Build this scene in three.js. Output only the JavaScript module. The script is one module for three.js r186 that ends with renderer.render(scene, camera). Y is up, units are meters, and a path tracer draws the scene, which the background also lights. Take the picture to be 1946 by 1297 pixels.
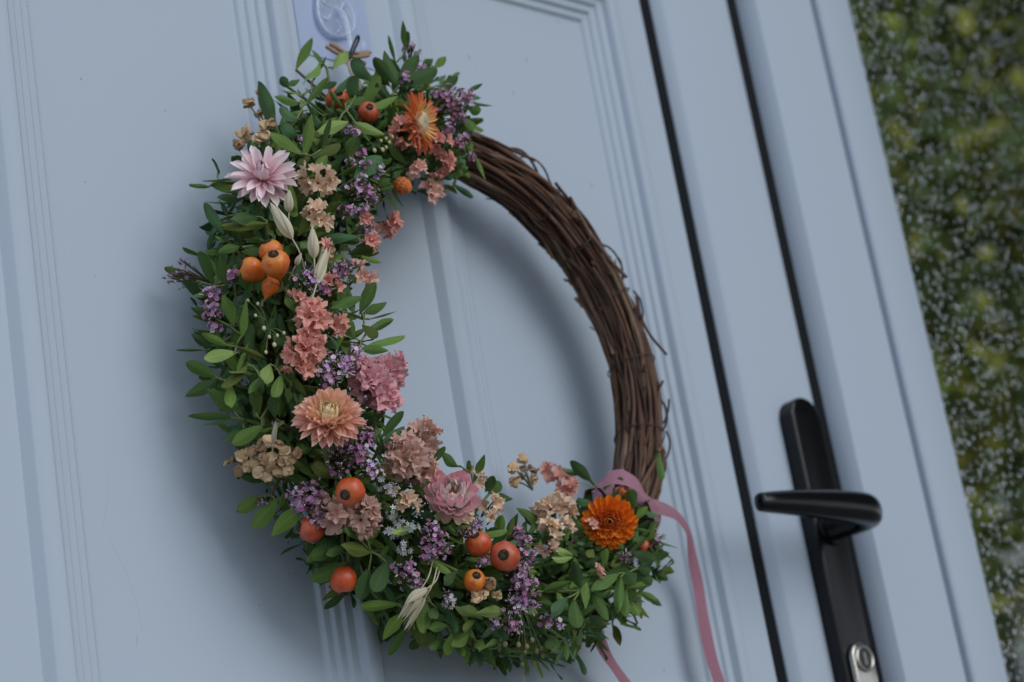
import * as THREE from 'three';
import { mergeGeometries, toCreasedNormals } from 'three/addons/utils/BufferGeometryUtils.js';

// ---------- camera ----------
const scene = new THREE.Scene();
const camera = new THREE.PerspectiveCamera(17.8, 1024 / 682, 0.05, 200);
camera.position.set(-0.83481, -0.3883, 0.9122);
{
  const right = new THREE.Vector3(0.73283, -0.16297, 0.6606), up = new THREE.Vector3(-0.09168, 0.93839, 0.33321);
  camera.quaternion.setFromRotationMatrix(new THREE.Matrix4().makeBasis(right, up, right.clone().cross(up)));
}
camera.focus = 1.15;
camera.userData.fStop = 8;

// ---------- sky, soft light of the open sky in front of the door, exposure ----------
const SKY_POWER = 0.84;
{
  const w = 128, h = 64, d = new Float32Array(w * h * 4);
  for (let y = 0; y < h; y++) {
    const e = Math.max(0, Math.sin(((y + 0.5) / h - 0.5) * Math.PI)), k = Math.pow(1 - e, 2.2);
    for (let x = 0; x < w; x++) d.set([(0.60 + 0.20 * k) * SKY_POWER, (0.71 + 0.15 * k) * SKY_POWER, (0.92 + 0.02 * k) * SKY_POWER, 1], (y * w + x) * 4);
  }
  const t = new THREE.DataTexture(d, w, h, THREE.RGBAFormat, THREE.FloatType);
  t.mapping = THREE.EquirectangularReflectionMapping; t.magFilter = THREE.LinearFilter; t.needsUpdate = true;
  scene.background = t; scene.environment = t;
}
const sun = new THREE.DirectionalLight(new THREE.Color().setRGB(1.0, 0.985, 0.96), 1.05);
sun.position.set(1.0, 2.6, 4.8);
sun.target.position.set(0, 0, 0);
sun.castShadow = true; sun.shadow.radius = 76;
sun.shadow.mapSize.set(2048, 2048);
Object.assign(sun.shadow.camera, { left: -2, right: 2, top: 2, bottom: -2, near: 0.1, far: 30 });
scene.add(sun, sun.target);
const renderer = new THREE.WebGLRenderer({ antialias: true });
renderer.toneMapping = THREE.LinearToneMapping;
renderer.toneMappingExposure = 1.28;
renderer.shadowMap.enabled = true;

// ---------- helpers ----------
const V = (x, y, z) => new THREE.Vector3(x, y, z);
function rngOf(seed) { let a = seed >>> 0; return () => { a = (a + 0x6D2B79F5) | 0; let t = Math.imul(a ^ (a >>> 15), 1 | a); t = (t + Math.imul(t ^ (t >>> 7), 61 | t)) ^ t; return ((t ^ (t >>> 14)) >>> 0) / 4294967296; }; }
const rnd = rngOf(71), rr = (a, b) => a + (b - a) * rnd();
const lin = (r, g, b) => new THREE.Color().setRGB(r, g, b);
const mat = (c, rough = 0.6, more = {}) => new THREE.MeshStandardMaterial({ color: lin(...c), roughness: rough, side: THREE.DoubleSide, ...more });
const pmat = (c, rough = 0.6, more = {}) => new THREE.MeshPhysicalMaterial({ color: lin(...c), roughness: rough, side: THREE.DoubleSide, ...more });
function mesh(name, geo, m, parent) {
  const o = new THREE.Mesh(geo, m); o.name = name; o.castShadow = o.receiveShadow = true; (parent || scene).add(o); return o;
}
function group(name, parent) { const g = new THREE.Group(); g.name = name; (parent || scene).add(g); return g; }
function tag(o, label, category, more = {}) { o.userData = { label, category, ...more }; return o; }
function box(x0, x1, y0, y1, z0, z1) { const g = new THREE.BoxGeometry(x1 - x0, y1 - y0, z1 - z0); g.translate((x0 + x1) / 2, (y0 + y1) / 2, (z0 + z1) / 2); return g; }
function tube(pts, r, seg = 12, rad = 6, closed = false) { return new THREE.TubeGeometry(new THREE.CatmullRomCurve3(pts, closed), seg, r, rad, closed); }
// an upright bar whose cross-section (x,z outline) is extruded along y
function bar(outline, y0, y1) {
  const s = new THREE.Shape(outline.map(([x, z]) => new THREE.Vector2(x, -z)));
  const g = new THREE.ExtrudeGeometry(s, { depth: y1 - y0, bevelEnabled: false });
  g.rotateX(-Math.PI / 2); g.translate(0, y0, 0); return toCreasedNormals(g, 0.5);
}
function grid(nu, nv, fn, color) {   // fn(u,v) -> [x,y,z]; color(u,v) -> [r,g,b]
  const p = [], uv = [], ix = [], col = [];
  for (let j = 0; j <= nv; j++) for (let i = 0; i <= nu; i++) { const u = i / nu, v = j / nv; p.push(...fn(u, v)); uv.push(u, v); if (color) col.push(...color(u, v)); }
  for (let j = 0; j < nv; j++) for (let i = 0; i < nu; i++) { const a = j * (nu + 1) + i, b = a + 1, c = a + nu + 1, d = c + 1; ix.push(a, b, d, a, d, c); }
  const g = new THREE.BufferGeometry();
  g.setAttribute('position', new THREE.Float32BufferAttribute(p, 3)); g.setAttribute('uv', new THREE.Float32BufferAttribute(uv, 2));
  if (color) g.setAttribute('color', new THREE.Float32BufferAttribute(col, 3));
  g.setIndex(ix); g.computeVertexNormals(); return g;
}
function tint(g, c) { const n = g.attributes.position.count, a = new Float32Array(n * 3); for (let i = 0; i < n; i++) a.set(c, i * 3); g.setAttribute('color', new THREE.BufferAttribute(a, 3)); return g; }
const dirTo = (n) => { const a = Math.abs(n.y) < 0.9 ? V(0, 1, 0) : V(1, 0, 0); const x = a.clone().cross(n).normalize(); return new THREE.Matrix4().makeBasis(x, n.clone().cross(x), n); };
const smooth = (a, b, x) => { const t = Math.min(1, Math.max(0, (x - a) / (b - a))); return t * t * (3 - 2 * t); };
function canvasTex(w, h, draw, srgb = true) { const c = document.createElement('canvas'); c.width = w; c.height = h; draw(c.getContext('2d'), w, h); const t = new THREE.CanvasTexture(c); if (srgb) t.colorSpace = THREE.SRGBColorSpace; t.wrapS = t.wrapT = THREE.RepeatWrapping; return t; }

// ---------- the setting ----------
const FLOOR = -1.5;
{
  const t = canvasTex(256, 256, (c, w, h) => { c.fillStyle = '#8b857a'; c.fillRect(0, 0, w, h); for (let i = 0; i < 5000; i++) { const g = 105 + rnd() * 60 | 0; c.fillStyle = `rgb(${g},${g - 4},${g - 12})`; c.fillRect(rnd() * w, rnd() * h, 1 + rnd() * 3, 1 + rnd() * 3); } });
  t.repeat.set(60, 60);
  const g = new THREE.PlaneGeometry(120, 120); g.rotateX(-Math.PI / 2); g.translate(0, FLOOR, 0);
  const o = mesh('ground', g, mat([0.8, 0.8, 0.8], 0.95, { map: t })); o.userData = { kind: 'structure', label: 'plain grey paved ground below the door' };
}

// ---------- the door ----------
const white = pmat([0.405, 0.47, 0.54], 0.6, { specularIntensity: 0.35 });
const rubber = pmat([0.005, 0.006, 0.008], 0.7, { specularIntensity: 0.3 });
const door = tag(group('front_door'), 'white panelled front door with raised mouldings, black gasket and black lever handle', 'door');
door.position.set(0, FLOOR, 0);
const onDoor = door;   // door parts are given round the wreath's height and shifted to the door's base below
const PX = [[-0.2765, -0.0625], [0.0215, 0.2405]], PY = [[-0.226, 0.312], [-1.15, -0.46]];
{
  const s = new THREE.Shape([[-0.352, FLOOR + 0.02], [0.266, FLOOR + 0.02], [0.266, 0.62], [-0.352, 0.62]].map(p => new THREE.Vector2(...p)));
  for (const [x0, x1] of PX) for (const [y0, y1] of PY) s.holes.push(new THREE.Path([[x0, y0], [x0, y1], [x1, y1], [x1, y0]].map(p => new THREE.Vector2(...p))));
  const g = new THREE.ExtrudeGeometry(s, { depth: 0.036, bevelEnabled: false }); g.translate(0, 0, -0.036);
  mesh('door_skin', g, white, onDoor);
}
// raised moulding: wide outer bevel, a ridge, then four small steps down to the recessed field
const PROFILE = [[0, -0.002], [0, 0.0002], [0.8, 0.7], [4.4, 4.9], [5.6, 5.6], [10.0, 6.9], [14.0, 7.0], [15.8, 6.0], [17, 2.0], [17.8, 1.15], [21.6, 1.25], [22.6, 0.9], [23.4, -1.0], [24.2, -1.3], [27.6, -1.2], [28.6, -1.6], [29.4, -3.4], [30.2, -3.7], [33.4, -3.6], [34.4, -4.0], [35.4, -5.8], [36.4, -6.1], [38, -6.15]].map(([s, z]) => [s / 1000, z / 1000]);
function moulding(x0, x1, y0, y1) {
  const p = [], ix = [], m = PROFILE.length;
  const side = (f) => { const o = p.length / 3; for (const [s, z] of PROFILE) { const [a, b] = f(s); p.push(...a, z, ...b, z); } for (let i = 0; i < m - 1; i++) { const q = o + i * 2; ix.push(q, q + 1, q + 3, q, q + 3, q + 2); } };
  side(s => [[x0 + s, y0 + s], [x1 - s, y0 + s]]); side(s => [[x1 - s, y0 + s], [x1 - s, y1 - s]]);
  side(s => [[x1 - s, y1 - s], [x0 + s, y1 - s]]); side(s => [[x0 + s, y1 - s], [x0 + s, y0 + s]]);
  const g = new THREE.BufferGeometry(); g.setAttribute('position', new THREE.Float32BufferAttribute(p, 3)); g.setIndex(ix);
  g.computeVertexNormals(); return g;
}
const marks = canvasTex(1024, 2048, (c, w, h) => {   // fine hair scratches and specks on the field beside the wreath
  c.fillStyle = '#ffffff'; c.fillRect(0, 0, w, h);
  const X = x => (x + 0.2385) / 0.138 * w, Y = y => (0.274 - y) / 0.462 * h;
  c.lineCap = 'round';
  const line = (pts, width, col) => { c.strokeStyle = col; c.lineWidth = width; c.beginPath(); pts.forEach(([x, y], i) => i ? c.lineTo(X(x), Y(y)) : c.moveTo(X(x), Y(y))); c.stroke(); };
  line([[-0.222, -0.075], [-0.224, -0.09], [-0.229, -0.104]], 0.9, 'rgba(80,90,105,0.3)');
  line([[-0.226, -0.11], [-0.220, -0.122], [-0.2165, -0.132], [-0.2125, -0.15], [-0.2123, -0.158]], 0.9, 'rgba(80,90,105,0.3)');
  line([[-0.2155, -0.16], [-0.2165, -0.166]], 2, 'rgba(70,80,90,0.3)');
  const r = rngOf(9);
  for (let i = 0; i < 22; i++) { c.fillStyle = `rgba(${60 + r() * 50 | 0},${60 + r() * 40 | 0},55,${0.12 + r() * 0.3})`; c.beginPath(); c.ellipse(r() * w, r() * h, 1 + r() * 3, 1 + r() * 3.4, r() * 3, 0, 7); c.fill(); }
});
const specks = canvasTex(1024, 1024, (c, w, h) => { c.fillStyle = '#ffffff'; c.fillRect(0, 0, w, h); const r = rngOf(19); for (let i = 0; i < 14; i++) { c.fillStyle = `rgba(${70 + r() * 50 | 0},${72 + r() * 40 | 0},55,${0.15 + r() * 0.35})`; c.beginPath(); c.ellipse(r() * w, r() * h, 1 + r() * 4, 1 + r() * 5, r() * 3, 0, 7); c.fill(); } });
const fieldA = white.clone(); fieldA.map = marks; const fieldB = white.clone(); fieldB.map = specks;
PY.forEach(([y0, y1], j) => PX.forEach(([x0, x1], i) => {
  mesh('panel_moulding', moulding(x0, x1, y0, y1), white, onDoor);
  mesh('panel_field', box(x0 + 0.0375, x1 - 0.0375, y0 + 0.0375, y1 - 0.0375, -0.03, -0.0061), i || j ? fieldB : fieldA, onDoor);
}));
mesh('panel_gasket', bar([[0.2663, -0.036], [0.2778, -0.036], [0.2778, -0.001], [0.272, -0.0004], [0.2663, -0.001]], FLOOR + 0.02, 0.62), rubber, onDoor);
mesh('panel_gasket', bar([[-0.364, -0.036], [-0.3523, -0.036], [-0.3523, 0.0006], [-0.358, 0.0014], [-0.364, 0.0004]], FLOOR + 0.02, 0.62), rubber, onDoor);
mesh('sash_stile', bar([[0.278, -0.04], [0.278, 0.0], [0.2826, 0.0068], [0.2838, 0.0078], [0.2856, 0.0082], [0.350, 0.0082], [0.3545, 0.0078], [0.358, 0.0066], [0.3605, 0.0045], [0.362, 0.0012], [0.3622, -0.04]], FLOOR + 0.02, 0.62), white, onDoor);
mesh('sash_stile', bar([[-0.451, -0.04], [-0.451, 0.003], [-0.447, 0.0082], [-0.3716, 0.0082], [-0.3686, 0.0068], [-0.3642, 0.0], [-0.3642, -0.04]], FLOOR + 0.02, 0.62), white, onDoor);

// handle
const black = pmat([0.004, 0.004, 0.005], 0.2, { specularIntensity: 0.6 });
const handle = group('door_handle', onDoor); handle.position.set(0.33, -0.092, 0.0082);
{
  const s = new THREE.Shape(), w = 0.0136, top = 0.091, bot = -0.145;
  s.moveTo(-w, bot); s.lineTo(w, bot); s.lineTo(w, top - w); s.absarc(0, top - w, w, 0, Math.PI, false); s.lineTo(-w, bot);
  const g = new THREE.ExtrudeGeometry(s, { depth: 0.0095, bevelThickness: 0.0022, bevelSize: 0.0022, bevelSegments: 4, curveSegments: 20 });
  mesh('backplate', toCreasedNormals(g, 0.5), black, handle);
  // lever: the neck leaves the plate, turns the corner and runs towards the hinges
  const P = [[0, 0, 0.010], [0.002, 0.0, 0.022], [0.0035, 0.0, 0.034], [0.001, 0.0005, 0.0435], [-0.008, 0.001, 0.0495], [-0.026, 0.0014, 0.0518], [-0.052, 0.0016, 0.0522], [-0.082, 0.0018, 0.0515], [-0.105, 0.0018, 0.0496], [-0.113, 0.0018, 0.0486]].map(p => V(...p));
  const Hh = [10.5, 9.6, 9.8, 10.4, 10.8, 10.6, 9.8, 8.3, 6.8, 6.0], Hd = [10.5, 9.2, 9.4, 9.8, 9.2, 8.2, 7.4, 6.6, 6.0, 5.2];
  const cv = new THREE.CatmullRomCurve3(P), n = 60, at = (A, t) => { const k = t * (A.length - 1), i = Math.min(A.length - 2, k | 0); return A[i] + (A[i + 1] - A[i]) * (k - i); };
  const lever = grid(24, n + 3, (u, v) => {
    const k = Math.min(n, v * (n + 3)), over = Math.max(0, v * (n + 3) - n) / 3, t = k / n, c = cv.getPoint(t), d = cv.getTangent(t), sd = d.clone().cross(V(0, 1, 0)).normalize(), up = sd.clone().cross(d);
    const q = Math.sqrt(Math.max(0, 1 - over * over)), a = -u * Math.PI * 2, pw = 0.85, cs = Math.sign(Math.cos(a)) * Math.abs(Math.cos(a)) ** pw, sn = Math.sign(Math.sin(a)) * Math.abs(Math.sin(a)) ** pw;
    c.addScaledVector(sd, cs * at(Hd, t) * q / 1000).addScaledVector(up, sn * at(Hh, t) * q / 1000).addScaledVector(d, over * 0.003); return c.toArray();
  });
  mesh('lever', lever, black, handle);
  mesh('lever_collar', new THREE.CylinderGeometry(0.0128, 0.0132, 0.004, 32).rotateX(Math.PI / 2).translate(0, 0, 0.0127), black, handle);
  const chrome = mat([0.5, 0.47, 0.42], 0.2, { metalness: 1 });
  const e = new THREE.Shape(), rw = 0.0112; e.absarc(0, 0, rw, 0, Math.PI, false); e.lineTo(-rw, -0.022); e.absarc(0, -0.022, rw, Math.PI, 2 * Math.PI, false); e.lineTo(rw, 0);
  
  const esc = mesh('lock_escutcheon', toCreasedNormals(new THREE.ExtrudeGeometry(e, { depth: 0.001, bevelThickness: 0.0018, bevelSize: 0.0016, bevelOffset: -0.0016, bevelSegments: 4, curveSegments: 24 }), 0.6), chrome, handle);
  esc.position.set(-0.001, -0.092, 0.0138);
  const cyl = mesh('lock_cylinder', new THREE.CylinderGeometry(0.0068, 0.0068, 0.003, 28).rotateX(Math.PI / 2), pmat([0.02, 0.02, 0.022], 0.35), handle);
  cyl.position.set(-0.001, -0.092, 0.0158);
  mesh('cylinder_rim', new THREE.TorusGeometry(0.0079, 0.0013, 8, 36), chrome, handle).position.set(-0.001, -0.092, 0.0172);
  mesh('keyhole', box(-0.0012, 0.0012, -0.0042, 0.0042, 0, 0.0008).translate(-0.001, -0.092, 0.0172), mat([0.35, 0.33, 0.3], 0.3, { metalness: 1 }), handle);
}

for (const c of door.children) c.position.y -= FLOOR;

// frame, window
const frame = tag(group('door_frame'), 'white plastic door frame post between the door and the textured window', 'door frame'); frame.position.set(0.41, FLOOR, 0);
mesh('frame_post', bar([[0.377, -0.06], [0.377, 0.003], [0.3805, 0.0138], [0.3817, 0.0154], [0.384, 0.016], [0.4500, 0.016], [0.4512, 0.015], [0.4512, 0.0105], [0.4520, 0.0105], [0.4520, -0.06]].map(([x, z]) => [x - 0.41, z]), 0.01, 2.12), white, frame);
mesh('frame_seal', bar([[0.3624, -0.03], [0.3768, -0.03], [0.3768, 0.0008], [0.3715, -0.0004], [0.3624, -0.004]].map(([x, z]) => [x - 0.41, z]), 0.01, 2.12), rubber, frame);
const win = tag(group('side_window'), 'tall window of stippled obscure glass in a white frame beside the door', 'window'); win.position.set(0.7, FLOOR, 0);
const loc = (a) => a.map(([x, z]) => [x - 0.7, z]);
mesh('glazing_bead', bar(loc([[0.4522, -0.03], [0.4522, 0.0100], [0.4545, 0.0102], [0.4550, 0.0182], [0.4568, 0.0198], [0.4945, 0.0198], [0.4965, 0.0188], [0.4995, 0.003], [0.4995, -0.03]]), 0.01, 2.12), white, win);
mesh('glazing_bead', bar(loc([[1.0, -0.03], [1.0, 0.003], [1.004, 0.0188], [1.05, 0.0198], [1.05, -0.03]]), 0.01, 2.12), white, win);
mesh('bottom_rail', box(0.4997 - 0.7, 0.9998 - 0.7, 0.01, 0.12, -0.03, 0.018), white, win);
mesh('top_rail', box(0.4997 - 0.7, 0.9998 - 0.7, 2.02, 2.12, -0.03, 0.018), white, win);
{
  // stippled relief: scattered small round lenses
  const S = 1024, hgt = new Uint8Array(S * S * 4), f = new Float32Array(S * S), r = rngOf(33);
  for (let i = 0; i < 800; i++) {
    const cx = r() * S, cy = r() * S, ra = 3.4 + r() * 3.2, st = 1 + r() * 0.7, k = 0.35 + r() * 0.65, R2 = Math.ceil(ra * st);
    for (let y = -R2; y <= R2; y++) for (let x = -R2; x <= R2; x++) { const q = (x * x + y * y / (st * st)) / (ra * ra); if (q < 1) { const ix = (((cy + y | 0) + S) % S) * S + (((cx + x | 0) + S) % S); f[ix] = Math.max(f[ix], k * (1 - q) * (1 - q * 0.4)); } }
  }
  for (let i = 0; i < S * S; i++) { const v = Math.min(255, f[i] * 250); hgt.set([v, v, v, 255], i * 4); }
  const t = new THREE.DataTexture(hgt, S, S); t.wrapS = t.wrapT = THREE.RepeatWrapping; t.magFilter = THREE.LinearFilter; t.repeat.set(0.5 / 0.24, 1.9 / 0.24); t.needsUpdate = true;
  const glass = new THREE.MeshPhysicalMaterial({ color: lin(0.93, 0.96, 0.97), transmission: 1, thickness: 0.005, ior: 1.5, specularIntensity: 1, roughness: 0.0, bumpMap: t, bumpScale: 0.0005 });
  mesh('glass_pane', box(0.4996 - 0.7, 0.9999 - 0.7, 0.1201, 2.0199, -0.004, 0.001), glass, win);
}

// ---------- the garden behind the window ----------
{
  const g = tag(group('garden_fence'), 'tall brown board fence in the garden behind the window', 'fence'); g.position.set(6.6, FLOOR, -4.2); g.rotation.y = -0.95;
  const wood = [[0.10, 0.075, 0.06], [0.13, 0.095, 0.075], [0.085, 0.065, 0.055]].map(c => mat(c, 0.9));
  const bg = box(-0.058, 0.058, 0.03, 2.6, -0.01, 0.01);
  for (let i = 0; i < 28; i++) { const b = mesh('board', bg, wood[i % 3], g); b.position.set(-1.68 + i * 0.122, rr(-0.015, 0.015), rr(-0.003, 0.003)); }
  for (const x of [-1.7, 0, 1.7]) mesh('post', box(x - 0.05, x + 0.05, 0, 2.64, -0.115, -0.012), wood[2], g);
  for (const y of [0.5, 2.1]) mesh('rail', box(-1.74, 1.74, y, y + 0.08, -0.05, -0.014).translate(0, 0, 0.0), wood[0], g);
}
const leafCard = grid(2, 4, (u, v) => [(u - 0.5) * 0.5 * Math.sin(Math.PI * Math.min(1, v * 0.96 + 0.04)), v, 0.12 * Math.sin(v * 3) - 0.1 * Math.abs(u - 0.5)]);
function tree(x, z, h, cr, seed, label, palette, n, set = 'garden trees behind the window', size = 1) {
  const r = rngOf(seed), g = tag(group('garden_tree'), label, 'tree', { group: set }); g.position.set(x, FLOOR, z);
  const bark = mat([0.06, 0.05, 0.04], 0.95), cy = h - cr * 0.95, limbs = [];
  const tr = tube([V(0, 0, 0), V(0.03, cy * 0.35, 0.02), V(-0.03, cy * 0.7, 0), V(0.02, cy, 0.03), V(0, cy + cr * 0.5, 0)], 0.05, 20, 8);
  { const p = tr.attributes.position; for (let i = 0; i < p.count; i++) { const k = 1.1 - 0.7 * p.getY(i) / (cy + cr * 0.5); p.setX(i, p.getX(i) * k); p.setZ(i, p.getZ(i) * k); } }
  limbs.push(tr);
  const clumps = [];
  for (let i = 0; i < 40; i++) {
    const a = r() * 6.283, e = Math.asin(r() * 1.9 - 0.95), q = cr * (0.45 + 0.5 * r()), c = V(Math.cos(a) * Math.cos(e) * q, cy + Math.sin(e) * q * 1.05, Math.sin(a) * Math.cos(e) * q);
    clumps.push([c, cr * (0.26 + r() * 0.2), r()]); const s = V(0, cy - cr * 0.5 + r() * cr * 0.7, 0);
    limbs.push(tube([s, s.clone().lerp(c, 0.5).add(V(0, 0.08 * cr, 0)), c], 0.012 + 0.008 * r(), 8, 5));
  }
  mesh('trunk', mergeGeometries(limbs.map(q => q.toNonIndexed())), bark, g);
  const inst = new THREE.InstancedMesh(leafCard, pmat([1, 1, 1], 0.6), n); inst.name = 'crown'; inst.userData.kind = 'stuff'; inst.castShadow = inst.receiveShadow = true;
  const m = new THREE.Matrix4(), qn = new THREE.Quaternion(), c = new THREE.Color();
  for (let i = 0; i < n; i++) {
    const [cc, cs, tone] = clumps[r() * clumps.length | 0], d = V(r() * 2 - 1, r() * 2 - 1, r() * 2 - 1).normalize().multiplyScalar(cs * Math.cbrt(r()));
    qn.setFromEuler(new THREE.Euler(r() * 6, r() * 6, r() * 6)); const s = (0.05 + r() * 0.05) * size;
    m.compose(cc.clone().add(d), qn, V(s, s, s)); inst.setMatrixAt(i, m);
    const p = palette[(tone * 0.88 + r() * 0.12) * palette.length | 0], k = 0.7 + r() * 0.6; inst.setColorAt(i, c.setRGB(p[0] * k, p[1] * k, p[2] * k));
  }
  g.add(inst); return g;
}
tree(5.15, -2.75, 5.4, 1.7, 5, 'young tree with yellow green crown and thin trunk in front of the fence', [[0.03, 0.055, 0.018], [0.08, 0.13, 0.02], [0.30, 0.34, 0.03], [0.03, 0.05, 0.025], [0.10, 0.15, 0.025], [0.40, 0.37, 0.04]], 30000, undefined, 0.95);
tree(6.7, -2.7, 5.5, 1.9, 8, 'darker grey green tree behind the yellow green one', [[0.03, 0.055, 0.025], [0.055, 0.085, 0.04], [0.10, 0.13, 0.06]], 26000);
// trees standing in front of the house to the right, mirrored in the glass and the black handle
for (const [x, z, h, cr, sd, label] of [[5.6, 3.4, 8.0, 3.0, 21, 'tall leafy tree facing the side window from across the path'], [5.6, 5.6, 7.2, 2.4, 22, 'shorter leafy tree standing farther out than the other two'], [7.4, 1.4, 7.6, 2.8, 23, 'tall leafy tree close along the house wall']])
  tree(x, z, h, cr, sd, label, [[0.04, 0.07, 0.02], [0.06, 0.10, 0.02], [0.12, 0.14, 0.02]], 11000, 'tall trees in front of the house', 2.4);
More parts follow.
